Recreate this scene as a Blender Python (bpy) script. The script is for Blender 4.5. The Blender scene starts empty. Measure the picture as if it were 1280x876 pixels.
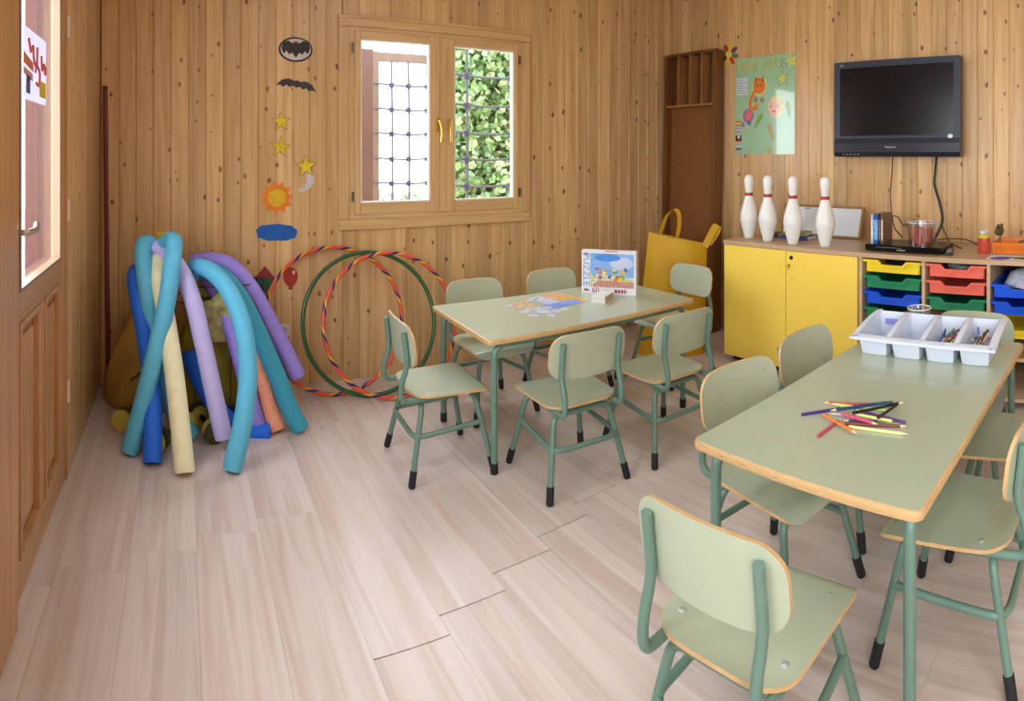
import bpy, bmesh, math, random
from mathutils import Vector, Matrix
random.seed(7)
PI = math.pi
scene = bpy.context.scene
COL = scene.collection

# ------------------------------------------------------------------ camera
# the photograph is a cylindrical panorama: 752 px per radian, horizon at y = 195 of 876
F, XP, Y0, CAMZ = 752.0, 228.0, 195.0, 1.32
cam = bpy.data.cameras.new('camera')
cam.type = 'PANO'
cam.panorama_type = 'CENTRAL_CYLINDRICAL'
cam.central_cylindrical_range_u_min = -640.0 / F
cam.central_cylindrical_range_u_max = 640.0 / F
cam.central_cylindrical_range_v_min = -(876.0 - Y0) / F
cam.central_cylindrical_range_v_max = Y0 / F
cam.central_cylindrical_radius = 1.0
cam.clip_start = 0.02
camo = bpy.data.objects.new('camera', cam)
COL.objects.link(camo)
camo.location = (0, 0, CAMZ)
camo.rotation_euler = (PI / 2, 0, -(640.0 - XP) / F)
scene.camera = camo

# ------------------------------------------------------------------ world and light
world = bpy.data.worlds.new('sky'); scene.world = world; world.use_nodes = True
wn = world.node_tree.nodes; wn['Background'].inputs[0].default_value = (0.86, 0.94, 1.0, 1)
wn['Background'].inputs[1].default_value = 9.0
scene.view_settings.view_transform = 'Standard'
scene.view_settings.look = 'None'
scene.view_settings.exposure = 0.28
scene.view_settings.gamma = 1.0
scene.view_settings.use_curve_mapping = False

def portal(loc, rot, sx, sy):                     # only guides the sampling of the sky through an opening
    l = bpy.data.lights.new('sky_portal', 'AREA'); l.shape = 'RECTANGLE'; l.size = sx; l.size_y = sy
    l.cycles.is_portal = True
    o = bpy.data.objects.new('sky_portal', l); COL.objects.link(o); o.location = loc; o.rotation_euler = rot
portal((1.565, 3.50, 1.53), (-PI / 2, 0, 0), 1.1, 1.0)
portal((-0.56, 1.97, 1.47), (0, -PI / 2, 0), 1.1, 0.68)
portal((-0.56, 1.03, 1.47), (0, -PI / 2, 0), 1.1, 0.68)
portal((-0.56, -1.05, 1.4), (0, -PI / 2, 0), 1.9, 1.7)
FILL_POWER = 6.0

# ------------------------------------------------------------------ helpers
def lin(c):
    return tuple(((v / 255.0) / 12.92 if v / 255.0 <= 0.04045 else ((v / 255.0 + 0.055) / 1.055) ** 2.4) for v in c)

def at(x, y, Y):                                   # sight line through a photo pixel, met with the plane Y = const
    a = (x - XP) / F; d = Y / math.cos(a)
    return Vector((d * math.sin(a), Y, CAMZ - (y - Y0) / F * d))
def atX(x, y, X):
    a = (x - XP) / F; d = X / math.sin(a)
    return Vector((X, d * math.cos(a), CAMZ - (y - Y0) / F * d))
def atZ(x, y, Z):
    a = (x - XP) / F; d = (CAMZ - Z) * F / (y - Y0)
    return Vector((d * math.sin(a), d * math.cos(a), Z))

def link(o, parent=None):
    COL.objects.link(o)
    if parent is not None: o.parent = parent
    return o
def empty(name, loc=(0, 0, 0), rz=0.0):
    o = bpy.data.objects.new(name, None); o.empty_display_size = 0.1
    link(o); o.location = loc; o.rotation_euler = (0, 0, rz); return o
def tag(o, label=None, cat=None, group=None, kind=None):
    if label: o['label'] = label
    if cat: o['category'] = cat
    if group: o['group'] = group
    if kind: o['kind'] = kind
    return o
def obj(name, bm, mats, parent=None, smooth=False, loc=None):
    if isinstance(bm, bpy.types.Mesh): me = bm
    else:
        bmesh.ops.recalc_face_normals(bm, faces=bm.faces)
        me = bpy.data.meshes.new(name); bm.to_mesh(me); bm.free()
        if not isinstance(mats, (list, tuple)): mats = [mats]
        for m in mats: me.materials.append(m)
        if smooth:
            me.polygons.foreach_set('use_smooth', [True] * len(me.polygons))
            try: me.set_sharp_from_angle(angle=math.radians(38))
            except Exception: pass
    o = link(bpy.data.objects.new(name, me), parent)
    if loc is not None: o.location = loc
    return o
def dup(o, parent=None):
    c = o.copy(); COL.objects.link(c); c.parent = parent
    for ch in o.children: dup(ch, c)
    return c
def B(): return bmesh.new()

def box(bm, lo, hi, mi=0, bev=0.0):
    vs = [bm.verts.new((x, y, z)) for x in (lo[0], hi[0]) for y in (lo[1], hi[1]) for z in (lo[2], hi[2])]
    fs = []
    for q in ((0, 1, 3, 2), (4, 6, 7, 5), (0, 4, 5, 1), (2, 3, 7, 6), (0, 2, 6, 4), (1, 5, 7, 3)):
        f = bm.faces.new([vs[i] for i in q]); f.material_index = mi; fs.append(f)
    if bev:
        es = {e for f in fs for e in f.edges}
        bmesh.ops.bevel(bm, geom=list(es), offset=bev, segments=2, affect='EDGES', profile=0.6)
    return bm
def boxc(c, s, mi=0, bev=0.0, bm=None):
    bm = bm or B()
    return box(bm, [c[i] - s[i] / 2 for i in range(3)], [c[i] + s[i] / 2 for i in range(3)], mi, bev)

def fillet(pts, r, n=5):
    pts = [Vector(p) for p in pts]; out = [pts[0]]
    for i in range(1, len(pts) - 1):
        a, b, c = pts[i - 1], pts[i], pts[i + 1]
        u = (a - b); v = (c - b); rr = min(r, u.length * 0.49, v.length * 0.49)
        p0 = b + u.normalized() * rr; p1 = b + v.normalized() * rr
        for k in range(n + 1):
            t = k / n; out.append(p0 * (1 - t) ** 2 + b * 2 * t * (1 - t) + p1 * t * t)
    out.append(pts[-1]); return out
def smooth_path(pts, sub=6, closed=False):        # Catmull-Rom
    P = [Vector(p) for p in pts]; n = len(P); out = []
    rng = range(n) if closed else range(n - 1)
    for i in rng:
        g = (lambda k: P[k % n]) if closed else (lambda k: P[max(0, min(n - 1, k))])
        a, b, c, d = g(i - 1), g(i), g(i + 1), g(i + 2)
        for k in range(sub):
            t = k / sub
            out.append(0.5 * ((2 * b) + (c - a) * t + (2 * a - 5 * b + 4 * c - d) * t * t + (3 * b - a - 3 * c + d) * t ** 3))
    if not closed: out.append(P[-1])
    return out
def tube(bm, pts, r, n=10, mi=0, closed=False, cap=True, round_end=False):
    pts = [Vector(p) for p in pts]; m = len(pts); rings = []
    def tan(i):
        if closed: return (pts[(i + 1) % m] - pts[i - 1]).normalized()
        return (pts[min(m - 1, i + 1)] - pts[max(0, i - 1)]).normalized()
    t0 = tan(0); up = Vector((0, 0, 1)) if abs(t0.z) < 0.9 else Vector((1, 0, 0))
    nrm = t0.cross(up).normalized(); prev = t0
    for i in range(m):
        t = tan(i); ax = prev.cross(t)
        if ax.length > 1e-7: nrm = Matrix.Rotation(prev.angle(t), 3, ax.normalized()) @ nrm
        prev = t; bn = t.cross(nrm).normalized(); nrm = bn.cross(t).normalized()
        rr = r(i / (m - 1)) if callable(r) else r
        rings.append([bm.verts.new(pts[i] + (nrm * math.cos(2 * PI * k / n) + bn * math.sin(2 * PI * k / n)) * rr) for k in range(n)])
    rng = range(m) if closed else range(m - 1)
    for i in rng:
        A, C = rings[i], rings[(i + 1) % m]
        for k in range(n):
            f = bm.faces.new((A[k], A[(k + 1) % n], C[(k + 1) % n], C[k])); f.material_index = mi
    if cap and not closed:
        for rg in (rings[0][::-1], rings[-1]):
            f = bm.faces.new(rg); f.material_index = mi
    return rings
def lathe(bm, prof, n=24, mi=0, center=(0, 0, 0), mif=None):
    c = Vector(center); rings = []
    for (r, z) in prof:
        if r < 1e-6: rings.append([bm.verts.new(c + Vector((0, 0, z)))])
        else: rings.append([bm.verts.new(c + Vector((r * math.cos(2 * PI * k / n), r * math.sin(2 * PI * k / n), z))) for k in range(n)])
    for i in range(len(rings) - 1):
        A, C = rings[i], rings[i + 1]; m_ = mif(i) if mif else mi
        for k in range(n):
            k2 = (k + 1) % n
            if len(A) == 1 and len(C) == 1: continue
            if len(A) == 1: f = bm.faces.new((A[0], C[k], C[k2]))
            elif len(C) == 1: f = bm.faces.new((A[k], A[k2], C[0]))
            else: f = bm.faces.new((A[k], A[k2], C[k2], C[k]))
            f.material_index = m_
    return bm
def prism(bm, poly, fn, t, mi=0, mside=None):      # poly: 2-D outline, fn(u, v, w) -> point, w in 0..t
    a = [bm.verts.new(fn(u, v, 0.0)) for u, v in poly]; b = [bm.verts.new(fn(u, v, t)) for u, v in poly]
    f = bm.faces.new(a); f.material_index = mi
    f = bm.faces.new(b[::-1]); f.material_index = mi
    n = len(poly)
    for i in range(n):
        f = bm.faces.new((a[i], b[i], b[(i + 1) % n], a[(i + 1) % n])); f.material_index = mi if mside is None else mside
    return bm
def sheet(bm, fn, nu, nv, mi=0):
    g = [[bm.verts.new(fn(i / nu, j / nv)) for j in range(nv + 1)] for i in range(nu + 1)]
    for i in range(nu):
        for j in range(nv):
            f = bm.faces.new((g[i][j], g[i + 1][j], g[i + 1][j + 1], g[i][j + 1])); f.material_index = mi
    return g
def ell(cx, cy, rx, ry, n=24, a0=0.0):
    return [(cx + rx * math.cos(a0 + 2 * PI * k / n), cy + ry * math.sin(a0 + 2 * PI * k / n)) for k in range(n)]
def starpoly(cx, cy, R, r, n=5, a0=PI / 2, sk=0.0):
    out = []
    for k in range(2 * n):
        q = R if k % 2 == 0 else r; a = a0 + PI * k / n
        out.append((cx + q * math.cos(a), cy + q * math.sin(a)))
    return out
def rrect(w, h, r, n=4):
    out = []
    for cx, cy, a0 in ((w / 2 - r, h / 2 - r, 0), (-w / 2 + r, h / 2 - r, PI / 2), (-w / 2 + r, -h / 2 + r, PI), (w / 2 - r, -h / 2 + r, 1.5 * PI)):
        for k in range(n + 1):
            a = a0 + PI / 2 * k / n; out.append((cx + r * math.cos(a), cy + r * math.sin(a)))
    return out
def onback(cx, cz, Y=3.4195):                       # sticker plane on the back wall
    return lambda u, v, w: Vector((cx + u, Y - w, cz + v))
def onright(cy, cz, X=3.6195):                      # u runs to the right as seen from the room (-Y)
    return lambda u, v, w: Vector((X - w, cy - u, cz + v))
def textmesh(s, size, ext=0.001, align='CENTER'):
    c = bpy.data.curves.new('lettering', 'FONT'); c.body = s; c.size = size; c.extrude = ext
    c.align_x = align; c.align_y = 'CENTER'; c.resolution_u = 2
    o = bpy.data.objects.new('lettering', c); COL.objects.link(o)
    dg = bpy.context.evaluated_depsgraph_get(); me = bpy.data.meshes.new_from_object(o.evaluated_get(dg))
    bpy.data.objects.remove(o); bpy.data.curves.remove(c); return me
def text(name, s, size, mat, parent, M4, ext=0.0006):
    me = textmesh(s, size, ext); me.transform(M4); me.materials.clear(); me.materials.append(mat)
    return link(bpy.data.objects.new(name, me), parent)

# ------------------------------------------------------------------ materials
def _mat(name):
    m = bpy.data.materials.new(name); m.use_nodes = True
    nt = m.node_tree; return m, nt, nt.nodes, nt.links, nt.nodes['Principled BSDF']
def M(name, rgb, rough=0.5, var=0.06, scale=9.0, metal=0.0, spec=0.5, bump=0.0, bscale=60.0, coat=0.0, alpha=None, stretch=(1, 1, 1), sss=0.0):
    m, nt, N, L, p = _mat(name)
    c = lin(rgb)
    tc = N.new('ShaderNodeTexCoord'); mp = N.new('ShaderNodeMapping'); mp.inputs['Scale'].default_value = stretch
    L.new(tc.outputs['Object'], mp.inputs[0])
    nz = N.new('ShaderNodeTexNoise'); nz.inputs['Scale'].default_value = scale; nz.inputs['Detail'].default_value = 3
    L.new(mp.outputs[0], nz.inputs['Vector'])
    r = N.new('ShaderNodeValToRGB'); r.color_ramp.elements[0].position = 0.3; r.color_ramp.elements[1].position = 0.7
    r.color_ramp.elements[0].color = tuple(v * (1 - var) for v in c) + (1,)
    r.color_ramp.elements[1].color = tuple(min(1, v * (1 + var)) for v in c) + (1,)
    L.new(nz.outputs['Fac'], r.inputs[0]); L.new(r.outputs[0], p.inputs['Base Color'])
    p.inputs['Roughness'].default_value = rough; p.inputs['Metallic'].default_value = metal
    p.inputs['Specular IOR Level'].default_value = spec; p.inputs['Coat Weight'].default_value = coat
    if bump:
        n2 = N.new('ShaderNodeTexNoise'); n2.inputs['Scale'].default_value = bscale; L.new(mp.outputs[0], n2.inputs['Vector'])
        b = N.new('ShaderNodeBump'); b.inputs['Strength'].default_value = bump; b.inputs['Distance'].default_value = 0.01
        L.new(n2.outputs['Fac'], b.inputs['Height']); L.new(b.outputs[0], p.inputs['Normal'])
    if alpha is not None: p.inputs['Alpha'].default_value = alpha
    return m
def wood(name, light, dark, knot=None, sc=(28, 28, 1.3), rough=0.42, axis='Z', tint=0.16, kscale=(8.5, 5.5), coat=0.0, knotsize=0.095, contrast=1.0):
    """timber whose grain runs along the local axis; every object gets its own offset and tone"""
    m, nt, N, L, p = _mat(name)
    tc = N.new('ShaderNodeTexCoord'); oi = N.new('ShaderNodeObjectInfo')
    off = N.new('ShaderNodeMath'); off.operation = 'MULTIPLY'; off.inputs[1].default_value = 57.0; L.new(oi.outputs['Random'], off.inputs[0])
    va = N.new('ShaderNodeVectorMath'); va.operation = 'ADD'; L.new(tc.outputs['Object'], va.inputs[0]); L.new(off.outputs[0], va.inputs[1])
    mp = N.new('ShaderNodeMapping'); mp.inputs['Scale'].default_value = sc; L.new(va.outputs[0], mp.inputs[0])
    nz = N.new('ShaderNodeTexNoise'); nz.inputs['Scale'].default_value = 1.0; nz.inputs['Detail'].default_value = 5; nz.inputs['Roughness'].default_value = 0.6
    nz.inputs['Distortion'].default_value = 0.6
    L.new(mp.outputs[0], nz.inputs['Vector'])
    r = N.new('ShaderNodeValToRGB'); e = r.color_ramp.elements
    e[0].position = 0.5 - 0.22 / contrast; e[1].position = 0.5 + 0.2 / contrast
    e[0].color = lin(dark) + (1,); e[1].color = lin(light) + (1,)
    L.new(nz.outputs['Fac'], r.inputs[0])
    col = r.outputs[0]
    if knot:
        sp = N.new('ShaderNodeSeparateXYZ'); L.new(va.outputs[0], sp.inputs[0])
        cb = N.new('ShaderNodeCombineXYZ')
        def sc1(sock, k):
            q = N.new('ShaderNodeMath'); q.operation = 'MULTIPLY'; q.inputs[1].default_value = k; L.new(sock, q.inputs[0]); return q.outputs[0]
        L.new(sc1(sp.outputs['X'], kscale[0]), cb.inputs[0]); L.new(sc1(sp.outputs['Z' if axis == 'Z' else 'Y'], kscale[1]), cb.inputs[1])
        # wobble so that knots are not perfect ovals
        n3 = N.new('ShaderNodeTexNoise'); n3.inputs['Scale'].default_value = 40; L.new(va.outputs[0], n3.inputs['Vector'])
        wv = N.new('ShaderNodeVectorMath'); wv.operation = 'SCALE'; wv.inputs['Scale'].default_value = 0.10; L.new(n3.outputs['Color'], wv.inputs[0])
        wa = N.new('ShaderNodeVectorMath'); L.new(cb.outputs[0], wa.inputs[0]); L.new(wv.outputs[0], wa.inputs[1])
        vo = N.new('ShaderNodeTexVoronoi'); vo.voronoi_dimensions = '2D'; vo.inputs['Scale'].default_value = 1.0; L.new(wa.outputs[0], vo.inputs['Vector'])
        sr = N.new('ShaderNodeSeparateColor'); L.new(vo.outputs['Color'], sr.inputs[0])
        # size of each knot comes from its cell's random value; many cells have none
        sz = N.new('ShaderNodeMapRange'); sz.inputs['From Min'].default_value = 0.30; sz.inputs['From Max'].default_value = 1.0
        sz.inputs['To Min'].default_value = 0.0; sz.inputs['To Max'].default_value = knotsize; L.new(sr.outputs[0], sz.inputs['Value'])
        df = N.new('ShaderNodeMath'); df.operation = 'SUBTRACT'; L.new(sz.outputs[0], df.inputs[0]); L.new(vo.outputs['Distance'], df.inputs[1])
        k1 = N.new('ShaderNodeMapRange'); k1.inputs['From Min'].default_value = -0.03; k1.inputs['From Max'].default_value = 0.03; L.new(df.outputs[0], k1.inputs['Value'])
        mx = N.new('ShaderNodeMix'); mx.data_type = 'RGBA'; L.new(k1.outputs[0], mx.inputs['Factor']); L.new(col, mx.inputs[6]); mx.inputs[7].default_value = lin(knot) + (1,)
        col = mx.outputs[2]
    hs = N.new('ShaderNodeHueSaturation')
    tr = N.new('ShaderNodeMapRange'); tr.inputs['To Min'].default_value = 1 - tint; tr.inputs['To Max'].default_value = 1 + tint * 0.7; L.new(oi.outputs['Random'], tr.inputs['Value'])
    L.new(tr.outputs[0], hs.inputs['Value']); L.new(col, hs.inputs['Color']); L.new(hs.outputs[0], p.inputs['Base Color'])
    p.inputs['Roughness'].default_value = rough; p.inputs['Coat Weight'].default_value = coat; p.inputs['Coat Roughness'].default_value = 0.25
    bp = N.new('ShaderNodeBump'); bp.inputs['Strength'].default_value = 0.08; bp.inputs['Distance'].default_value = 0.004
    L.new(nz.outputs['Fac'], bp.inputs['Height']); L.new(bp.outputs[0], p.inputs['Normal'])
    return m
def glassmat(name, tint=(1, 1, 1), gloss=0.08, rough=0.02, fres=True):
    m, nt, N, L, p = _mat(name); N.remove(p)
    t = N.new('ShaderNodeBsdfTransparent'); t.inputs[0].default_value = tuple(tint) + (1,)
    g = N.new('ShaderNodeBsdfGlossy'); g.inputs['Roughness'].default_value = rough
    mx = N.new('ShaderNodeMixShader'); mx.inputs[0].default_value = gloss
    if fres:
        lw = N.new('ShaderNodeLayerWeight'); lw.inputs['Blend'].default_value = 0.5          # symmetric for both faces of a pane
        pw_ = N.new('ShaderNodeMath'); pw_.operation = 'POWER'; pw_.inputs[1].default_value = 5.0; L.new(lw.outputs['Facing'], pw_.inputs[0])
        ma = N.new('ShaderNodeMath'); ma.operation = 'MULTIPLY_ADD'; ma.inputs[1].default_value = 0.6; ma.inputs[2].default_value = 0.03; L.new(pw_.outputs[0], ma.inputs[0]); L.new(ma.outputs[0], mx.inputs[0])
    L.new(t.outputs[0], mx.inputs[1]); L.new(g.outputs[0], mx.inputs[2]); L.new(mx.outputs[0], N['Material Output'].inputs[0]); return m
def emit(name, rgb, s):
    m, nt, N, L, p = _mat(name); p.inputs['Base Color'].default_value = (0.9, 0.9, 0.9, 1)
    p.inputs['Emission Color'].default_value = tuple(rgb) + (1,); p.inputs['Emission Strength'].default_value = s; return m

PINE = wood('pine_boards', (224, 186, 134), (198, 152, 99), knot=(126, 82, 50), rough=0.36, coat=0.2, contrast=1.25)
PINE_TRIM = wood('pine_trim', (212, 164, 104), (184, 130, 74), rough=0.35, coat=0.2, sc=(20, 20, 20), tint=0.06)
PINE_DOOR = wood('pine_door', (206, 158, 108), (176, 124, 76), rough=0.35, coat=0.2, sc=(30, 30, 1.5), tint=0.08)
LAMINATE = wood('laminate_planks', (232, 213, 204), (206, 180, 169), rough=0.33, axis='Y', sc=(16, 1.1, 16), tint=0.07, knot=(190, 156, 140), kscale=(4.5, 1.6), knotsize=0.05, contrast=0.8)
def plank_mat():
    m, nt, N, L, p = _mat('laminate_planks_striped')
    def node(t, **k):
        n = N.new(t)
        for a, b in k.items(): setattr(n, a, b)
        return n
    tc = node('ShaderNodeTexCoord'); oi = node('ShaderNodeObjectInfo')
    of = node('ShaderNodeMath', operation='MULTIPLY'); of.inputs[1].default_value = 61.0; L.new(oi.outputs['Random'], of.inputs[0])
    va = node('ShaderNodeVectorMath'); L.new(tc.outputs['Object'], va.inputs[0]); L.new(of.outputs[0], va.inputs[1])
    sp = node('ShaderNodeSeparateXYZ'); L.new(tc.outputs['Object'], sp.inputs[0])
    # three printed strips per plank, edges slightly wandering
    nw_ = node('ShaderNodeTexNoise'); nw_.inputs['Scale'].default_value = 3.0; L.new(va.outputs[0], nw_.inputs['Vector'])
    s1_ = node('ShaderNodeMath', operation='MULTIPLY_ADD'); s1_.inputs[1].default_value = 0.03; L.new(nw_.outputs['Fac'], s1_.inputs[0]); L.new(sp.outputs['X'], s1_.inputs[2])
    dv_ = node('ShaderNodeMath', operation='DIVIDE'); dv_.inputs[1].default_value = 0.0742; L.new(s1_.outputs[0], dv_.inputs[0])
    fl_ = node('ShaderNodeMath', operation='FLOOR'); L.new(dv_.outputs[0], fl_.inputs[0])
    ad = node('ShaderNodeMath', operation='ADD'); L.new(fl_.outputs[0], ad.inputs[0]); L.new(of.outputs[0], ad.inputs[1])
    wn_ = node('ShaderNodeTexWhiteNoise', noise_dimensions='1D'); L.new(ad.outputs[0], wn_.inputs['W'])
    mp = node('ShaderNodeMapping'); mp.inputs['Scale'].default_value = (19, 1.0, 19); L.new(va.outputs[0], mp.inputs[0])
    nz = node('ShaderNodeTexNoise'); nz.inputs['Scale'].default_value = 1.0; nz.inputs['Detail'].default_value = 5; nz.inputs['Distortion'].default_value = 1.0; L.new(mp.outputs[0], nz.inputs['Vector'])
    mp2 = node('ShaderNodeMapping'); mp2.inputs['Scale'].default_value = (110, 2.5, 110); L.new(va.outputs[0], mp2.inputs[0])
    n2 = node('ShaderNodeTexNoise'); n2.inputs['Scale'].default_value = 1.0; n2.inputs['Detail'].default_value = 3; L.new(mp2.outputs[0], n2.inputs['Vector'])
    r = node('ShaderNodeValToRGB'); e = r.color_ramp.elements
    e[0].position = 0.33; e[0].color = lin((211, 188, 177)) + (1,); e[1].position = 0.6; e[1].color = lin((224, 209, 203)) + (1,)
    q = e.new(0.45); q.color = lin((217, 199, 190)) + (1,)
    L.new(nz.outputs['Fac'], r.inputs[0])
    hs = node('ShaderNodeHueSaturation'); t1 = node('ShaderNodeMapRange'); t1.inputs['To Min'].default_value = 0.93; t1.inputs['To Max'].default_value = 1.05; L.new(wn_.outputs['Value'], t1.inputs['Value'])
    t2 = node('ShaderNodeMapRange'); t2.inputs['From Min'].default_value = 0.3; t2.inputs['From Max'].default_value = 0.7; t2.inputs['To Min'].default_value = 0.95; t2.inputs['To Max'].default_value = 1.03; L.new(n2.outputs['Fac'], t2.inputs['Value'])
    mu = node('ShaderNodeMath', operation='MULTIPLY'); L.new(t1.outputs[0], mu.inputs[0]); L.new(t2.outputs[0], mu.inputs[1])
    L.new(mu.outputs[0], hs.inputs['Value']); L.new(r.outputs[0], hs.inputs['Color']); L.new(hs.outputs[0], p.inputs['Base Color'])
    p.inputs['Roughness'].default_value = 0.33; return m
LAMINATE = plank_mat()
DARKGAP = M('floor_underlay', (38, 30, 26), 0.9)
GREEN_LAM = M('green_laminate', (178, 187, 161), 0.34, var=0.03, scale=14, spec=0.9, coat=0.35)
PLY = M('plywood_edge', (208, 168, 116), 0.45, var=0.12, scale=30, stretch=(1, 1, 6))
FRAME = M('green_enamel', (104, 134, 119), 0.3, var=0.04)
RUBBER = M('black_rubber', (24, 24, 30), 0.55)
STEEL = M('steel_bolt', (186, 190, 186), 0.3, metal=0.4)
WHITE_P = M('white_plastic', (226, 230, 238), 0.32, var=0.02)
PIN_W = M('pin_white', (240, 238, 234), 0.3, var=0.015, coat=0.3)
PIN_R = M('pin_red_band', (178, 40, 40), 0.4)
YEL_DOOR = M('yellow_melamine', (255, 218, 92), 0.38, var=0.02, scale=3)
MAPLE = wood('maple_board', (214, 184, 148), (196, 164, 128), rough=0.4, sc=(4, 4, 22), tint=0.03)
MAPLE_TOP = wood('maple_top', (206, 174, 138), (184, 150, 114), rough=0.35, sc=(30, 3, 30), tint=0.03)
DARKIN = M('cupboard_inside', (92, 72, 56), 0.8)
GLASS = glassmat('window_glass')
CLEAR = glassmat('clear_plastic', (0.92, 0.93, 0.95), 0.22, 0.12, fres=False)
BLACK_P = M('black_plastic', (22, 22, 26), 0.3)
CABLE = M('black_cable', (20, 20, 22), 0.5)
BRASS = M('brass_handle', (214, 178, 92), 0.25, metal=0.85)
HANDLE = M('satin_handle', (196, 186, 170), 0.3, metal=0.8)
# ------------------------------------------------------------------ the room shell
XL, XR, YB, YF, ZC = -0.47, 3.62, 3.42, -2.2, 2.7
def struct(name, bm, mats):
    o = obj(name, bm, mats); o['kind'] = 'structure'; return o

# floor: dark underlay and individual laminate planks
floor = struct('floor', box(B(), (XL - 0.12, YF - 0.12, -0.1), (XR + 0.12, YB + 0.12, -0.008)), DARKGAP)
PW = 0.2225
joints = {-2: 1.80, -1: 1.90, 0: 2.01, 1: 2.10, 2: 2.18, 3: 1.50, 4: 1.575, 5: 1.656, 6: 1.735, 7: 1.818, 8: 1.907, 9: 0.62, 10: 0.70, 11: 0.79, 12: 1.20, 13: 1.9, 14: 1.5, 15: 2.0, 16: 1.4, 17: 1.1}
plank_cache = {}
def plank_mesh(w, l):
    k = (round(w, 4), round(l, 4))
    if k not in plank_cache:
        bm = box(B(), (-w / 2, 0, -0.0075), (w / 2, l, 0.0), 0)
        me = bpy.data.meshes.new('plank'); bm.to_mesh(me); bm.free(); me.materials.append(LAMINATE); plank_cache[k] = me
    return plank_cache[k]
for k in range(-2, 18):
    x0 = -0.175 + PW * k; x1 = x0 + PW
    x0 = max(x0, XL - 0.06); x1 = min(x1, XR)
    if x1 - x0 < 0.02: continue
    cuts = [YF]; j = joints.get(k, 1.5)
    y = j
    while y > YF + 0.2: y -= 1.32
    y += 1.32
    while y < YB - 0.12: cuts.append(y); y += 1.32
    cuts.append(YB)
    for a, b in zip(cuts[:-1], cuts[1:]):
        g = 0.0042 if (3 <= k <= 8 and abs(b - j) < 0.01) else 0.0007
        g0 = 0.0
        obj('plank', plank_mesh(x1 - x0 - 0.0006, b - a - g), LAMINATE, floor, loc=((x0 + x1) / 2, a + g0, 0))

# wall slabs with their openings
WX0, WX1, WZ0, WZ1 = 0.955, 2.17, 0.94, 2.09          # window opening in the back wall
T = 0.12
bm = B()
box(bm, (XL - T, YB + 0.014, 0), (WX0, YB + T, ZC)); box(bm, (WX1, YB + 0.014, 0), (XR + T, YB + T, ZC))
box(bm, (WX0, YB + 0.014, 0), (WX1, YB + T, WZ0)); box(bm, (WX0, YB + 0.014, WZ1), (WX1, YB + T, ZC))
wall_back = struct('wall_back', bm, PINE)
wall_right = struct('wall_right', box(B(), (XR + 0.014, YF, 0), (XR + T, YB + 0.014, ZC)), PINE)
DY0, DY1, DZ = 1.60, 2.44, 2.10                        # glazed doors in the left wall
bm = B(); X1 = XL - 0.014
box(bm, (XL - T, DY1, 0), (X1, YB + 0.014, ZC)); box(bm, (XL - T, 0.62, DZ), (X1, DY1, ZC)); WL0, WL1, WLZ0, WLZ1 = -1.9, -0.2, 0.45, 2.35
box(bm, (XL - T, YF, 0), (X1, WL0, ZC)); box(bm, (XL - T, WL1, 0), (X1, 0.62, ZC)); box(bm, (XL - T, WL0, 0), (X1, WL1, WLZ0)); box(bm, (XL - T, WL0, WLZ1), (X1, WL1, ZC))
wall_left = struct('wall_left', bm, PINE)
wall_front = struct('wall_front', box(B(), (XL - T, YF - T, 0), (XR + T, YF, ZC)), PINE)
ceiling = struct('ceiling', box(B(), (XL - T, YF - T, ZC), (XR + T, YB + T, ZC + 0.1)), M('white_ceiling', (226, 224, 218), 0.8))

# tongue-and-groove boards, each its own piece
board_cache = {}
def board(parent, loc, rz, w, l):
    k = (round(w, 4), round(l, 4))
    if k not in board_cache:
        c = 0.0035; poly = [(-w / 2, 0.0042), (-w / 2 + c, 0), (w / 2 - c, 0), (w / 2, 0.0042), (w / 2, 0.0135), (-w / 2, 0.0135)]
        bm = prism(B(), poly, lambda u, v, t: Vector((u, v, t)), l)
        bmesh.ops.recalc_face_normals(bm, faces=bm.faces)
        me = bpy.data.meshes.new('board'); bm.to_mesh(me); bm.free(); me.materials.append(PINE); board_cache[k] = me
    o = link(bpy.data.objects.new('board', board_cache[k]), parent); o.location = loc; o.rotation_euler = (0, 0, rz)
BW = 0.1
x = XL + 0.005
while x < XR - 0.03:
    w = min(BW, XR - x); c = x + w / 2; e0, e1 = 0.93, 2.19      # boards meeting the casing are ripped beneath it
    if x < e0 < x + w: board(wall_back, ((x + e0) / 2, YB, 0), 0, e0 - x - 0.0004, ZC); c = (e0 + x + w) / 2; w = x + w - e0
    elif x < e1 < x + w: board(wall_back, ((x + w + e1) / 2, YB, 0), 0, x + w - e1 - 0.0004, ZC); c = (x + e1) / 2; w = e1 - x
    if c > e0 and c < e1:
        board(wall_back, (c, YB, 0), 0, w - 0.0004, WZ0 - 0.01); board(wall_back, (c, YB, WZ1 + 0.01), 0, w - 0.0004, ZC - WZ1 - 0.01)
    else: board(wall_back, (c, YB, 0), 0, w - 0.0004, ZC)
    x += BW
y = YB
while y > -0.6:
    board(wall_right, (XR, y - BW / 2, 0), -PI / 2, BW - 0.0004, ZC); y -= BW
y = YB
while y > 0.3:
    c = y - BW / 2
    if y - BW >= DY1 - 0.03: board(wall_left, (XL, c, 0), PI / 2, BW - 0.0004, ZC)
    else: board(wall_left, (XL, c, DZ + 0.05), PI / 2, BW - 0.0004, ZC - DZ - 0.05)
    y -= BW

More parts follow.
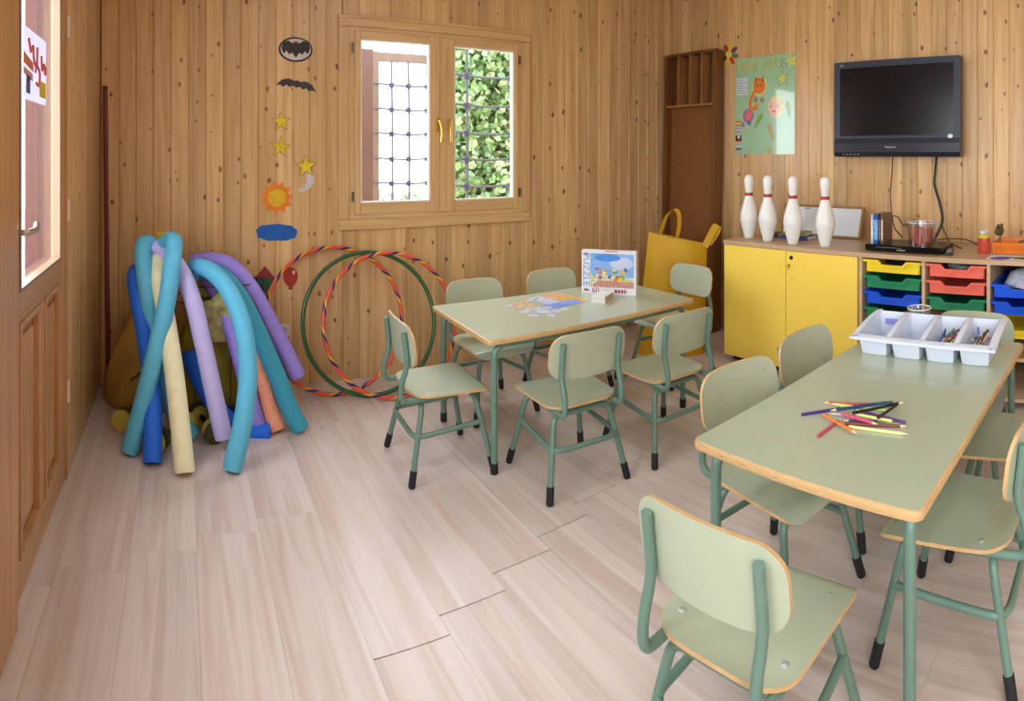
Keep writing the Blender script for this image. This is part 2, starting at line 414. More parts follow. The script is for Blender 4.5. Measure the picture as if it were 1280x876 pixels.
# ------------------------------------------------------------------ window in the back wall
def grain(name, base, axis):
    sc = {'X': (1.5, 30, 30), 'Y': (30, 1.5, 30), 'Z': (30, 30, 1.5)}[axis]
    return wood(name, base[0], base[1], rough=0.35, coat=0.2, sc=sc, tint=0.05)
TC = ((222, 184, 132), (196, 152, 102))
TRX, TRZ = grain('pine_trim_across', TC, 'X'), grain('pine_trim_upright', TC, 'Z')
win = empty('window_1', (0, 0, 0)); win['kind'] = 'structure'
CX0, CX1, CZ0, CZ1 = 0.905, 2.218, 0.885, 2.144
def casing_h(z0, z1, name):
    bm = box(B(), (CX0, YB - 0.022, z0), (CX1, YB + 0.002, z1), 0, 0.004); return obj(name, bm, TRX, win)
def casing_v(x0, x1, name):
    bm = box(B(), (x0, YB - 0.022, CZ0 + 0.062), (x1, YB + 0.002, CZ1 - 0.062), 0, 0.004); return obj(name, bm, TRZ, win)
casing_h(CZ1 - 0.06, CZ1, 'casing'); casing_h(CZ0, CZ0 + 0.06, 'casing')
casing_v(CX0, CX0 + 0.06, 'casing'); casing_v(CX1 - 0.06, CX1, 'casing')
bm = box(B(), (CX0 - 0.005, YB - 0.034, CZ1 - 0.014), (CX1 + 0.005, YB - 0.023, CZ1 + 0.004), 0, 0.004); obj('top_moulding', bm, TRX, win)
# fixed frame inside the opening
bm = B(); FYA, FYB_ = YB - 0.012, YB + 0.06
box(bm, (CX0 + 0.061, FYA, CZ0 + 0.061), (1.0, FYB_, CZ1 - 0.061)); box(bm, (2.125, FYA, CZ0 + 0.061), (CX1 - 0.061, FYB_, CZ1 - 0.061))
obj('frame_side', bm, TRZ, win)
bm = B(); box(bm, (1.001, FYA, CZ0 + 0.061), (2.124, FYB_, 0.972)); box(bm, (1.001, FYA, 2.062), (2.124, FYB_, CZ1 - 0.061)); obj('frame_rail', bm, TRX, win)
def sash(x0, x1, gx0, gx1, name):
    z0, z1, gz0, gz1 = 0.974, 2.06, 1.042, 2.012
    y0, y1 = YB - 0.022, YB + 0.03
    bm = B(); box(bm, (x0, y0, z0), (gx0, y1, z1), 0, 0.004); s = obj(name, bm, TRZ, win)
    bm = B(); box(bm, (gx1, y0, z0), (x1, y1, z1), 0, 0.004); obj('stile', bm, TRZ, s)
    for a, b in ((z0, gz0), (gz1, z1)):
        obj('rail', box(B(), (gx0 + 0.001, y0 + 0.001, a), (gx1 - 0.001, y1, b), 0, 0.004), TRX, s)
    obj('pane', box(B(), (gx0 - 0.005, YB + 0.002, gz0 - 0.005), (gx1 + 0.005, YB + 0.008, gz1 + 0.005)), GLASS, s)
    bm = B(); t = 0.009
    box(bm, (gx0, y0 + 0.006, gz0), (gx0 + t, YB + 0.001, gz1)); box(bm, (gx1 - t, y0 + 0.006, gz0), (gx1, YB + 0.001, gz1))
    box(bm, (gx0 + t, y0 + 0.006, gz0), (gx1 - t, YB + 0.001, gz0 + t)); box(bm, (gx0 + t, y0 + 0.006, gz1 - t), (gx1 - t, YB + 0.001, gz1))
    obj('glazing_bead', bm, M('white_bead', (236, 232, 224), 0.4), s)
    return s
s1 = sash(1.003, 1.548, 1.038, 1.486, 'sash')
s2 = sash(1.592, 2.122, 1.652, 2.090, 'sash')
obj('mullion', box(B(), (1.5485, YB - 0.030, 0.974), (1.5915, YB + 0.03, 2.06), 0, 0.006), TRZ, win)
for hx, s, dx in ((1.530, s1, 0.010), (1.612, s2, -0.004)):
    bm = B(); box(bm, (hx - 0.010, YB - 0.032, 1.47), (hx + 0.010, YB - 0.0225, 1.555), 0, 0.003)
    tube(bm, [(hx, YB - 0.032, 1.535), (hx, YB - 0.058, 1.535)], 0.008)
    tube(bm, smooth_path([(hx, YB - 0.058, 1.54), (hx + dx, YB - 0.062, 1.51), (hx + dx * 1.6, YB - 0.066, 1.46), (hx + dx, YB - 0.064, 1.405)], 5), 0.0085)
    obj('handle', bm, BRASS, s, smooth=True)
for hx, s in ((0.990, s1), (2.136, s2)):
    for hz in (1.08, 1.96): 
        obj('hinge', box(B(), (hx - 0.007, YB - 0.0235, hz - 0.03), (hx + 0.007, YB - 0.0125, hz + 0.03), 0, 0.002), M('hinge_steel', (120, 104, 74), 0.4, metal=0.6), s)

# ------------------------------------------------------------------ glazed doors in the left wall
DGR = ((208, 160, 110), (178, 126, 78))
DRY, DRZ = grain('pine_door_across', DGR, 'Y'), grain('pine_door_upright', DGR, 'Z')
def door(name, y0, y1, handle_side, hinge_side):
    d = empty(name); d['kind'] = 'structure'
    xo, xi = -0.510, -0.476
    z0, z1 = 0.002, 2.06
    g0, g1 = y0 + 0.09, y1 - 0.105
    gz0, gz1 = 0.915, 1.97
    obj('stile', box(B(), (xo, y0, z0), (xi, g0, z1), 0, 0.003), DRZ, d); obj('stile', box(B(), (xo, g1, z0), (xi, y1, z1), 0, 0.003), DRZ, d)
    for a, b in ((z0, 0.12), (0.825, gz0), (gz1, z1)):
        obj('rail', box(B(), (xo, g0 + 0.001, a), (xi - 0.001, g1 - 0.001, b), 0, 0.003), DRY, d)
    # glazing with a white bead
    obj('pane', box(B(), (-0.508, g0 - 0.004, gz0 - 0.004), (-0.504, g1 + 0.004, gz1 + 0.004)), GLASS, d)
    bm = B(); t = 0.011
    box(bm, (-0.5035, g0, gz0), (xi + 0.004, g0 + t, gz1)); box(bm, (-0.5035, g1 - t, gz0), (xi + 0.004, g1, gz1))
    box(bm, (-0.5035, g0 + t, gz0), (xi + 0.004, g1 - t, gz0 + t)); box(bm, (-0.5035, g0 + t, gz1 - t), (xi + 0.004, g1 - t, gz1))
    obj('glazing_bead', bm, M('door_bead', (150, 122, 98), 0.35), d)
    # two sunk panels with stepped mouldings
    mid = (g0 + g1) / 2
    obj('muntin', box(B(), (xo, mid - 0.035, 0.121), (xi - 0.001, mid + 0.035, 0.824), 0, 0.003), DRZ, d)
    for a, b in ((g0 + 0.001, mid - 0.036), (mid + 0.036, g1 - 0.001)):
        p = obj('panel', box(B(), (-0.509, a, 0.121), (-0.497, b, 0.824)), DRZ, d)
        obj('raised_field', box(B(), (-0.4965, a + 0.055, 0.18), (-0.484, b - 0.055, 0.765), 0, 0.005), DRZ, p)
        bm = B(); w = 0.02
        box(bm, (-0.4965, a, 0.121), (-0.470, a + w, 0.824), 0, 0.004); box(bm, (-0.4965, b - w, 0.121), (-0.470, b, 0.824), 0, 0.004)
        box(bm, (-0.4965, a + w, 0.121), (-0.470, b - w, 0.121 + w), 0, 0.004); box(bm, (-0.4965, a + w, 0.824 - w), (-0.470, b - w, 0.824), 0, 0.004)
        obj('moulding', bm, DRZ, p)
    if handle_side is not None:
        hy, s = handle_side
        bm = B(); box(bm, (xi, hy - 0.017, 0.98), (xi + 0.006, hy + 0.017, 1.18), 0, 0.002)
        tube(bm, fillet([(xi + 0.006, hy, 1.10), (-0.437, hy, 1.10), (-0.437, hy + s * 0.10, 1.098), (-0.442, hy + s * 0.125, 1.112)], 0.015), 0.0095)
        obj('handle', bm, HANDLE, d, smooth=True)
    for hz in (0.36, 1.10, 1.85):
        bm = B(); tube(bm, [(XL + 0.006, hinge_side, hz - 0.045), (XL + 0.006, hinge_side, hz + 0.045)], 0.006, 8)
        obj('hinge', bm, M('hinge_bright', (236, 228, 214), 0.3, metal=0.3), d, smooth=True)
    return d
door('door_1', 1.625, 2.405, (1.665, 1), 2.418)
door('door_2', 0.66, 1.435, None, 0.645)
bm = B(); box(bm, (-0.53, 1.44, 0), (-0.452, 1.62, 2.07), 0, 0.008); obj('trim_1', bm, DRZ)['kind'] = 'structure'
bm = B(); box(bm, (-0.53, 2.408, 0), (-0.468, 2.438, 2.07), 0, 0.003); obj('trim_2', bm, DRZ)['kind'] = 'structure'
bm = B(); box(bm, (-0.60, 2.405, 0), (-0.531, 2.4395, 2.09), 0, 0.003); obj('trim_4', bm, M('maroon_jamb', (74, 36, 32), 0.5, var=0.12))['kind'] = 'structure'
bm = B(); box(bm, (-0.53, 0.62, 2.071), (-0.462, 2.438, 2.15), 0, 0.003); obj('trim_3', bm, DRY)['kind'] = 'structure'
# unseen wide window, added in the left wall to bring in side light
w2 = empty('added_light_window'); w2['kind'] = 'structure'
for a, b in ((WL0, WL0 + 0.06), (-1.08, -1.02), (WL1 - 0.06, WL1)): obj('mullion', box(B(), (XL - 0.09, a, WLZ0), (XL + 0.005, b, WLZ1), 0, 0.003), DRZ, w2)
for a, b in ((WLZ0, WLZ0 + 0.06), (WLZ1 - 0.06, WLZ1)):
    for c, d in ((WL0 + 0.061, -1.081), (-1.019, WL1 - 0.061)): obj('rail', box(B(), (XL - 0.09, c, a), (XL + 0.004, d, b), 0, 0.003), DRY, w2)
for a, b in ((WL0 + 0.061, -1.081), (-1.019, WL1 - 0.061)): obj('pane', box(B(), (XL - 0.05, a, WLZ0 + 0.061), (XL - 0.044, b, WLZ1 - 0.061)), GLASS, w2)
# unseen ceiling panels, added as fill light to brighten the room
FILL_EMIT = emit('fill_diffuser', (0.90, 0.95, 1.0), FILL_POWER)
for i, (lx, ly) in enumerate(((0.75, -0.3), (1.3, 1.5))):
    l = empty('added_fill_lamp', (lx, ly, ZC)); 
    tag(l, 'added white fill light panel ' + ('behind the photographer' if i == 0 else 'above the two green tables'), 'added fill lamp')
    obj('housing', box(B(), (-0.62, -0.17, -0.05), (0.62, 0.17, 0.0), 0, 0.005), WHITE_P, l)
    obj('diffuser', box(B(), (-0.58, -0.14, -0.062), (0.58, 0.14, -0.0505), 0, 0.003), FILL_EMIT, l)

# ------------------------------------------------------------------ outside
terr = struct('ground', box(B(), (-14, -14, -0.2), (16, 16, -0.12)), M('pale_paving', (206, 200, 190), 0.8))
MAROON = M('maroon_timber', (78, 38, 34), 0.55, var=0.15, scale=14, stretch=(1, 1, 0.2))
p = empty('porch_post', (-0.60, 2.66, -0.12)); tag(p, 'maroon painted timber porch post outside the glazed door', 'post')
obj('shaft', box(B(), (-0.10, -0.06, 0.12), (0.10, 0.06, 3.0), 0, 0.008), MAROON, p); obj('foot_block', box(B(), (-0.12, -0.08, 0.0), (0.12, 0.08, 0.119), 0, 0.01), MAROON, p)
# timber climbing frames with rope nets
ROPE = M('pale_rope', (64, 66, 78), 0.8); KNOT = M('blue_clamp', (24, 32, 62), 0.5)
FWOOD = M('weathered_timber', (86, 66, 54), 0.6, var=0.15, scale=10, stretch=(1, 1, 0.2))
def net(name, label, x0, x1, y, z0, z1, xs, zs, posts, beam):
    n = empty(name, ((x0 + x1) / 2, y, -0.12)); tag(n, label, 'climbing net'); ox = (x0 + x1) / 2; oz = 0.12
    for px, w in posts: obj('post', box(B(), (px - w / 2 - ox, -0.05, 0), (px + w / 2 - ox, 0.05, z1 + oz + 0.09), 0, 0.006), FWOOD, n)
    if beam: obj('beam', box(B(), (x0 - ox, -0.045, z1 + oz), (x1 - ox, 0.045, z1 + oz + 0.085), 0, 0.006), FWOOD, n)
    for xx in xs: 
        bm = B(); tube(bm, smooth_path([(xx - ox, -0.055, z0 + oz), (xx - ox + 0.01, -0.058, (z0 + z1) / 2 + oz), (xx - ox, -0.055, z1 + oz)], 6), 0.011, 6); obj('rope', bm, ROPE, n, smooth=True)
    for zz in zs:
        bm = B(); tube(bm, smooth_path([(x0 - ox, -0.055, zz + oz), (0, -0.055, zz + oz - 0.02), (x1 - ox, -0.055, zz + oz)], 8), 0.011, 6); obj('rope', bm, ROPE, n, smooth=True)
        for xx in xs: obj('clamp', boxc((xx - ox, -0.055, zz + oz - 0.015), (0.045, 0.04, 0.05), 0, 0.008), KNOT, n)
    return n
Yn = 5.6
net('climbing_net', 'square rope net on a pale timber frame beyond the left pane', at(466, 80, Yn).x, at(548, 80, Yn).x, Yn, 0.2, at(500, 78, Yn).z,
    [at(q, 80, Yn).x for q in (487, 508, 531)], [at(500, q, Yn).z for q in (106, 136, 166, 197, 227, 252)], [(at(468, 80, Yn).x, 0.07), (at(552, 80, Yn).x, 0.06)], True)
Yn = 4.5
net('climbing_net', 'wide meshed rope net hanging in front of the ivy', at(556, 80, Yn).x, at(650, 80, Yn).x, Yn, 0.2, 2.5,
    [at(q, 80, Yn).x for q in (579, 634)], [at(600, q, Yn).z for q in (95, 131, 165, 197, 230)], [(at(553, 80, Yn).x - 0.05, 0.05), (at(655, 80, Yn).x + 0.1, 0.06)], False)
p = empty('garden_post', (at(456, 150, 4.9).x, 4.9, -0.12)); tag(p, 'red brown timber post with a short rail at the left pane', 'post')
obj('shaft', box(B(), (-0.05, -0.05, 0), (0.06, 0.05, 2.35), 0, 0.006), M('red_brown_timber', (74, 48, 43), 0.6, var=0.12), p)
obj('short_rail', box(B(), (-0.6, -0.07, at(456, 166, 4.9).z + 0.12 - 0.05), (-0.051, 0.0, at(456, 166, 4.9).z + 0.12 + 0.03), 0, 0.005), MAROON, p)
# ivy hedge: uncountable leaves
def foliage(name, n, x0, x1, y0, y1, z0, z1, mats, size, seed, tilt=1.0):
    rnd = random.Random(seed); vs = []; fs = []; mi = []
    for i in range(n):
        c = Vector((rnd.uniform(x0, x1), y0 + (y1 - y0) * rnd.random() ** 1.6, rnd.uniform(z0, z1)))
        s = size * rnd.uniform(0.6, 1.25)
        R = Matrix.Rotation(rnd.uniform(0, 2 * PI), 3, 'Y') @ Matrix.Rotation(rnd.gauss(-0.5, 0.5) * tilt, 3, 'X') @ Matrix.Rotation(rnd.gauss(0, 0.5), 3, 'Z')
        k = len(vs)
        for u, v, w in ((0, 0, 0.6), (0.55, 0.05, 0.15), (0.35, 0.02, -0.5), (0, -0.12, -0.35), (-0.35, 0.02, -0.5), (-0.55, 0.05, 0.15)):
            vs.append(c + R @ (Vector((u, v, w)) * s))
        fs.append((k, k + 1, k + 2, k + 3)); fs.append((k, k + 3, k + 4, k + 5)); q = rnd.randrange(len(mats)); mi += [q, q]
    me = bpy.data.meshes.new(name); me.from_pydata(vs, [], fs); me.polygons.foreach_set('material_index', mi)
    for m in mats: me.materials.append(m)
    return link(bpy.data.objects.new(name, me))
LEAVES = [M('ivy_leaf_bright', (128, 148, 104), 0.45, var=0.15), M('ivy_leaf_mid', (100, 134, 76), 0.45, var=0.15), M('ivy_leaf_deep', (74, 106, 62), 0.45, var=0.15)]
hd = empty('ivy_hedge', (3.5, 5.6, -0.12)); tag(hd, 'dense green ivy hedge seen through the right pane', 'hedge')
h = foliage('foliage', 5200, 2.62 - 3.5, 4.4 - 3.5, 5.35 - 5.6, 5.75 - 5.6, 0.02, 3.12, LEAVES, 0.085, 3); h.parent = hd; h['kind'] = 'stuff'
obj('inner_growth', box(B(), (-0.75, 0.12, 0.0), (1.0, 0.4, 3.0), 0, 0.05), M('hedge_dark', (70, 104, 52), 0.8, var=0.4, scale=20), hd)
h = foliage('garden_shrub', 700, at(474, 200, 9).x, at(536, 200, 9).x, 8.8, 9.4, -0.1, 0.7, [M('shrub_leaf', (150, 158, 132), 0.6, var=0.2)], 0.13, 5)
tag(h, 'bleached garden shrub far behind the rope net', 'shrub', kind='stuff')
# ------------------------------------------------------------------ school chairs
def seat_mesh():
    bm = B(); yr, yf, th, R = -0.165, 0.185, 0.010, 0.046; st = []        # stations: y, drop, tilt of the rolled front lip
    for k in range(7): st.append((yr + 0.075 * (1 - math.cos(PI / 2 * k / 6)), 0.0, 0.0))
    st += [(yr + 0.13, 0, 0), (yr + 0.2, 0, 0), (yr + 0.26, 0, 0)]
    for k in range(7):
        p = math.radians(74) * k / 6; st.append((yf - R + R * math.sin(p), R * (1 - math.cos(p)), p))
    def W(y):
        base = 0.158 + 0.022 * (y - yr) / (yf - yr); r = 0.075
        if y < yr + r: base = base - r + math.sqrt(max(0, r * r - (r - (y - yr)) ** 2))
        return max(base, 0.06)
    def Z(x, y):
        z = 0.35 - 0.008 * (1 - (x / 0.18) ** 2) * max(0, 1 - abs(y + 0.03) / 0.18); q = (yr + 0.05) - y
        if q > 0: z += 0.004 * (q / 0.05) ** 2
        return z
    nx = 8; top = []; bot = []
    for j, (y, dz, p) in enumerate(st):
        w = W(y) - 0.075 * (1 - math.sqrt(max(0.0, 1 - (p / math.radians(76)) ** 2))); xs = [w * (2 * i / nx - 1) for i in range(nx + 1)]
        top.append([bm.verts.new((x, y, Z(x, y) - dz)) for x in xs]); bot.append([bm.verts.new((x, y - th * math.sin(p), Z(x, y) - dz - th * math.cos(p))) for x in xs])
    n = len(st)
    for j in range(n - 1):
        for i in range(nx):
            bm.faces.new((top[j][i], top[j][i + 1], top[j + 1][i + 1], top[j + 1][i])); bm.faces.new((bot[j][i], bot[j + 1][i], bot[j + 1][i + 1], bot[j][i + 1]))
        for i in (0, nx):
            f = bm.faces.new((top[j][i], top[j + 1][i], bot[j + 1][i], bot[j][i])); f.material_index = 1
    for j in (0, n - 1):
        for i in range(nx):
            f = bm.faces.new((top[j][i], top[j][i + 1], bot[j][i + 1], bot[j][i])); f.material_index = 1
    return bm
def back_y(x, z): return -0.178 - 0.13 * (z - 0.47) + 0.024 * (x / 0.175) ** 2
def backrest_mesh():
    bm = B(); z0, z1, th = 0.462, 0.632, 0.010; r = 0.062
    zs = [z0 + r * (1 - math.cos(PI / 2 * k / 6)) for k in range(7)] + [(z0 + z1) / 2] + [z1 - r * (1 - math.sin(PI / 2 * k / 6)) for k in range(7)]
    def W(z):
        w = 0.176
        q = min(z - z0, z1 - z)
        if q < r: w = w - r + math.sqrt(max(0, r * r - (r - q) ** 2))
        return w
    nx = 12; fr = []; bk = []
    for z in zs:
        w = W(z); row = [w * (2 * i / nx - 1) for i in range(nx + 1)]
        arc = lambda x: z + (0.007 * (1 - (x / 0.176) ** 2) if z > 0.55 else -0.006 * (1 - (x / 0.176) ** 2))
        fr.append([bm.verts.new((x, back_y(x, z) + th / 2, arc(x))) for x in row]); bk.append([bm.verts.new((x, back_y(x, z) - th / 2, arc(x))) for x in row])
    n = len(zs)
    for j in range(n - 1):
        for i in range(nx):
            bm.faces.new((fr[j][i], fr[j + 1][i], fr[j + 1][i + 1], fr[j][i + 1])); bm.faces.new((bk[j][i], bk[j][i + 1], bk[j + 1][i + 1], bk[j + 1][i]))
        for i in (0, nx):
            f = bm.faces.new((fr[j][i], bk[j][i], bk[j + 1][i], fr[j + 1][i])); f.material_index = 1
    for j in (0, n - 1):
        for i in range(nx):
            f = bm.faces.new((fr[j][i], fr[j][i + 1], bk[j][i + 1], bk[j][i])); f.material_index = 1
    return bm
def make_chair():
    c = empty('school_chair')
    s = obj('seat', seat_mesh(), [GREEN_LAM, PLY], c, smooth=True)
    b = obj('backrest', backrest_mesh(), [GREEN_LAM, PLY], c, smooth=True)
    for x in (-0.125, 0.125):
        for y in (-0.09, 0.115):
            bm = B(); lathe(bm, [(0, 0.0035), (0.005, 0.003), (0.009, 0.0008), (0.009, -0.002)], 10, center=(x, y, 0.3475)); obj('bolt', bm, STEEL, s, smooth=True)
        for z in (0.498, 0.592):
            bm = B(); lathe(bm, [(0, 0.0025), (0.004, 0.002), (0.0065, 0.0005), (0.0065, -0.001)], 10)
            bm.transform(Matrix.Translation((x, back_y(x, z) + 0.0055, z)) @ Matrix.Rotation(-PI / 2, 4, 'X')); obj('bolt', bm, STEEL, b, smooth=True)
    r = 0.0118; zt = 0.3275
    for sx in (-1, 1):
        x = 0.131 * sx
        bm = B()
        yb = lambda z: back_y(x, z) - 0.005 - r
        tube(bm, fillet([(x, yb(0.605), 0.605), (x, yb(0.47), 0.47), (x, yb(0.47) - 0.028, 0.40), (x, yb(0.47) - 0.028, zt), (x, -0.02, zt)], 0.042), r, 12)
        obj('upright', bm, FRAME, c, smooth=True)
        for sy in (-1, 1):
            foot = Vector((0.182 * sx, 0.182 * sy, 0)); top = Vector((0.128 * sx, 0.118 * sy, zt - 2 * r + 0.001))
            bm = B(); tube(bm, fillet([foot + (top - foot).normalized() * 0.012, top, (0.03 * sx, 0.118 * sy, zt - 2 * r + 0.001)], 0.038), r, 12)
            l = obj('leg', bm, FRAME, c, smooth=True)
            d = (top - foot).normalized(); bm = B(); tube(bm, [foot + d * 0.002, foot + d * 0.008, foot + d * 0.066], lambda t: r + (0.0005 if t == 0 else 0.0028), 12)
            obj('rubber_foot', bm, RUBBER, l, smooth=True)
    zc = zt - 2 * r + 0.001
    for y in (-0.118, 0.118):
        bm = B(); tube(bm, [(-0.032, y, zc), (0.032, y, zc)], r, 12); obj('crossbar', bm, FRAME, c, smooth=True)
    bm = B(); tube(bm, fillet([(0.150, 0.135, 0.205), (0.156, -0.162, 0.185), (-0.156, -0.162, 0.185), (-0.150, 0.135, 0.205)], 0.055, 7), 0.0105, 12)
    obj('stretcher', bm, FRAME, c, smooth=True)
    return c
chair0 = make_chair()
GT, GP = 'chairs around the puzzle table', 'chairs around the pencil table'
D = PI / 180
CHAIRS = [
    (1.08, 2.385, -93.7, 'green school chair at the end of the puzzle table, beside the hoops', GT),
    (1.50, 2.02, -6.0, 'green school chair backing onto open floor, at the puzzle table corner by its leg', GT),
    (1.985, 1.955, -4.8, 'green school chair between the puzzle table and the pencil table corner', GT),
    (1.55, 2.765, 181, 'green school chair under the window, nearer the hoops', GT),
    (2.08, 2.79, 179, 'green school chair under the window, behind the white puzzle box', GT),
    (2.645, 2.50, 88, 'green school chair in front of the yellow tote bag', GT),
    (1.05, 0.75, -86, 'green school chair at the end of the pencil table, its back toward open floor', GP),
    (1.55, 1.01, 173, 'green school chair facing the pencils on the far long side of the table', GP),
    (2.00, 1.02, 176, 'green school chair in front of the yellow cabinet, on the pencil table side', GP),
    (1.60, 0.455, 0, 'green school chair pushed under the pencil table opposite the pencils', GP),
    (2.06, 0.40, 2, 'green school chair pushed under the pencil table opposite the white tray', GP),
    (2.36, 0.655, 91, 'green school chair at the far end of the table, just behind the white tray', GP)]
for i, (x, y, a, lab, g) in enumerate(CHAIRS):
    c = chair0 if i == 0 else dup(chair0)
    c.location = (x, y, 0); c.rotation_euler = (0, 0, a * D); tag(c, lab, 'chair', g)

# ------------------------------------------------------------------ tables
TH, TL, TW = 0.57, 1.20, 0.635
def make_table():
    t = empty('school_table')
    bm = prism(B(), rrect(TL - 0.012, TW - 0.012, 0.02), lambda u, v, w: Vector((u, v, TH - 0.0235 + w)), 0.0235); top = obj('tabletop', bm, GREEN_LAM, t)
    bm = B(); outer = rrect(TL, TW, 0.026, 5); inner = rrect(TL - 0.012, TW - 0.012, 0.02, 5); n = len(outer)
    prof = [(1, TH - 0.0006), (0.25, TH - 0.0025), (0, TH - 0.007), (0, TH - 0.018), (0.25, TH - 0.0225), (1, TH - 0.024)]
    rings = [[bm.verts.new((o[0] * (1 - q) + i[0] * q, o[1] * (1 - q) + i[1] * q, z)) for o, i in zip(outer, inner)] for q, z in prof]
    for a, b in zip(rings[:-1], rings[1:]):
        for k in range(n): bm.faces.new((a[k], a[(k + 1) % n], b[(k + 1) % n], b[k]))
    obj('edge_band', bm, PLY, top, smooth=True)
    r = 0.0145; zc = TH - 0.024 - r
    for sx in (-1, 1):
        for sy in (-1, 1):
            x, y = sx * (TL / 2 - 0.05), sy * (TW / 2 - 0.045)
            bm = B(); tube(bm, fillet([(x, y, 0.012), (x, y, zc), (x - sx * 0.16, y, zc)], 0.055), r, 14); l = obj('leg', bm, FRAME, t, smooth=True)
            bm = B(); tube(bm, [(x, y, 0.0), (x, y, 0.006), (x, y, 0.045)], lambda q: r + (0.001 if q == 0 else 0.0025), 14); obj('rubber_foot', bm, RUBBER, l, smooth=True)
    for sy in (-1, 1):
        bm = B(); y = sy * (TW / 2 - 0.045); tube(bm, [(-TL / 2 + 0.208, y, zc), (TL / 2 - 0.208, y, zc)], r, 14); obj('rail', bm, FRAME, t, smooth=True)
    for sx in (-1, 1):
        bm = B(); x = sx * (TL / 2 - 0.2); tube(bm, [(x, -TW / 2 + 0.05, zc - 0.001), (x, TW / 2 - 0.05, zc - 0.001)], r * 0.9, 10); obj('cross_rail', bm, FRAME, t, smooth=True)
    return t
ta = make_table(); ta.location = (1.80, 2.425, 0); ta.rotation_euler = (0, 0, -2.2 * D); tag(ta, 'pale green school table with the jigsaw puzzle, nearer the window', 'table', 'green school tables')
tb = dup(ta); tb.location = (1.79, 0.735, 0); tb.rotation_euler = (0, 0, -0.6 * D); tag(tb, 'pale green school table with the pencils and white tray on it', 'table', 'green school tables')

# ------------------------------------------------------------------ storage along the right wall
CXF, CTOP = 3.04, 0.781
cab = empty('yellow_cabinet', (0, 0, 0)); tag(cab, 'low storage cabinet with two yellow doors and a key in its lock', 'cabinet')
XBK = XR - 0.005
bm = B(); y0, y1 = 1.457, 2.41
box(bm, (CXF + 0.019, y0, 0.05), (XBK, y0 + 0.019, CTOP - 0.026)); box(bm, (CXF + 0.019, y1 - 0.019, 0.05), (XBK, y1, CTOP - 0.026))
box(bm, (CXF + 0.019, y0 + 0.019, 0.05), (XBK, y1 - 0.019, 0.069)); box(bm, (XBK - 0.01, y0 + 0.019, 0.069), (XBK, y1 - 0.019, CTOP - 0.026))
obj('body', bm, MAPLE, cab)
obj('plinth', box(B(), (CXF + 0.07, y0 + 0.02, 0.0), (XBK - 0.02, y1 - 0.02, 0.0495)), BLACK_P, cab)
ym = 1.94
doors = []
for a, b in ((ym + 0.002, y1 - 0.001), (y0 + 0.008, ym - 0.002)):
    d = obj('door', box(B(), (CXF, a, 0.048), (CXF + 0.018, b, CTOP - 0.028), 0, 0.0015), YEL_DOOR, cab); doors.append(d)
p = atX(989, 322, CXF); bm = B(); lathe(bm, [(0, 0.006), (0.010, 0.006), (0.013, 0.0)], 16); bm.transform(Matrix.Translation((CXF, p.y, p.z)) @ Matrix.Rotation(-PI / 2, 4, 'Y')); obj('lock', bm, BLACK_P, doors[1], smooth=True)
p = atX(988, 332, CXF); bm = B(); box(bm, (CXF - 0.024, p.y - 0.0015, p.z - 0.004), (CXF - 0.0065, p.y + 0.0015, p.z + 0.012)); tube(bm, [(CXF - 0.024, p.y + 0.009 * math.cos(q * PI / 6), p.z - 0.006 + 0.011 * math.sin(q * PI / 6)) for q in range(12)], 0.002, 6, closed=True)
obj('key', bm, M('key_metal', (190, 150, 80), 0.3, metal=0.8), doors[1], smooth=True)
bm = B()
for px_, py_ in ((974, 331), (974, 345), (990, 348)):
    p = atX(px_, py_, CXF); lathe(bm, [(0, 0.0012), (0.004, 0.001), (0.004, 0)], 8, center=(0, 0, 0)); 
bm.free()
for k, (px_, py_) in enumerate(((974, 331), (974, 345), (990, 348))):
    p = atX(px_, py_, CXF); bm = B(); lathe(bm, [(0, 0.0012), (0.004, 0.001), (0.004, 0)], 8); bm.transform(Matrix.Translation((CXF, p.y, p.z)) @ Matrix.Rotation(-PI / 2, 4, 'Y')); obj('screw_cap', bm, PLY, doors[0 if k < 2 else 1])

SY = [1.455, 1.083, 0.725, 0.355]
sh = empty('tray_shelf', (0, 0, 0)); tag(sh, 'open maple shelf unit holding columns of coloured trays', 'shelf')
for k, y in enumerate(SY):
    obj('upright', box(B(), (CXF + 0.004, y - 0.018, 0.0), (XBK, y, CTOP - 0.026)), MAPLE, sh)
for a, b in zip(SY[:-1], SY[1:]):
    obj('bottom_shelf', box(B(), (CXF + 0.006, b + 0.0005, 0.05), (XBK, a - 0.0185, 0.068)), MAPLE, sh)
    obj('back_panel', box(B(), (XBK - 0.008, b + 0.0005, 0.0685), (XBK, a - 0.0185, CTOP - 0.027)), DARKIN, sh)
obj('shelf_board', box(B(), (CXF + 0.006, SY[3] + 0.0005, 0.26), (XBK - 0.009, SY[2] - 0.0185, 0.278)), MAPLE, sh)
def runner(y, z): 
    obj('runner', box(B(), (CXF + 0.02, y[0], z - 0.006), (XBK - 0.03, y[1], z)), MAPLE, sh)
wt = obj('worktop', box(B(), (CXF - 0.006, SY[3] - 0.02, CTOP - 0.0255), (XBK, 2.414, CTOP), 0, 0.002), MAPLE_TOP); tag(wt, 'long maple worktop running over the yellow cabinet and the trays', 'worktop')

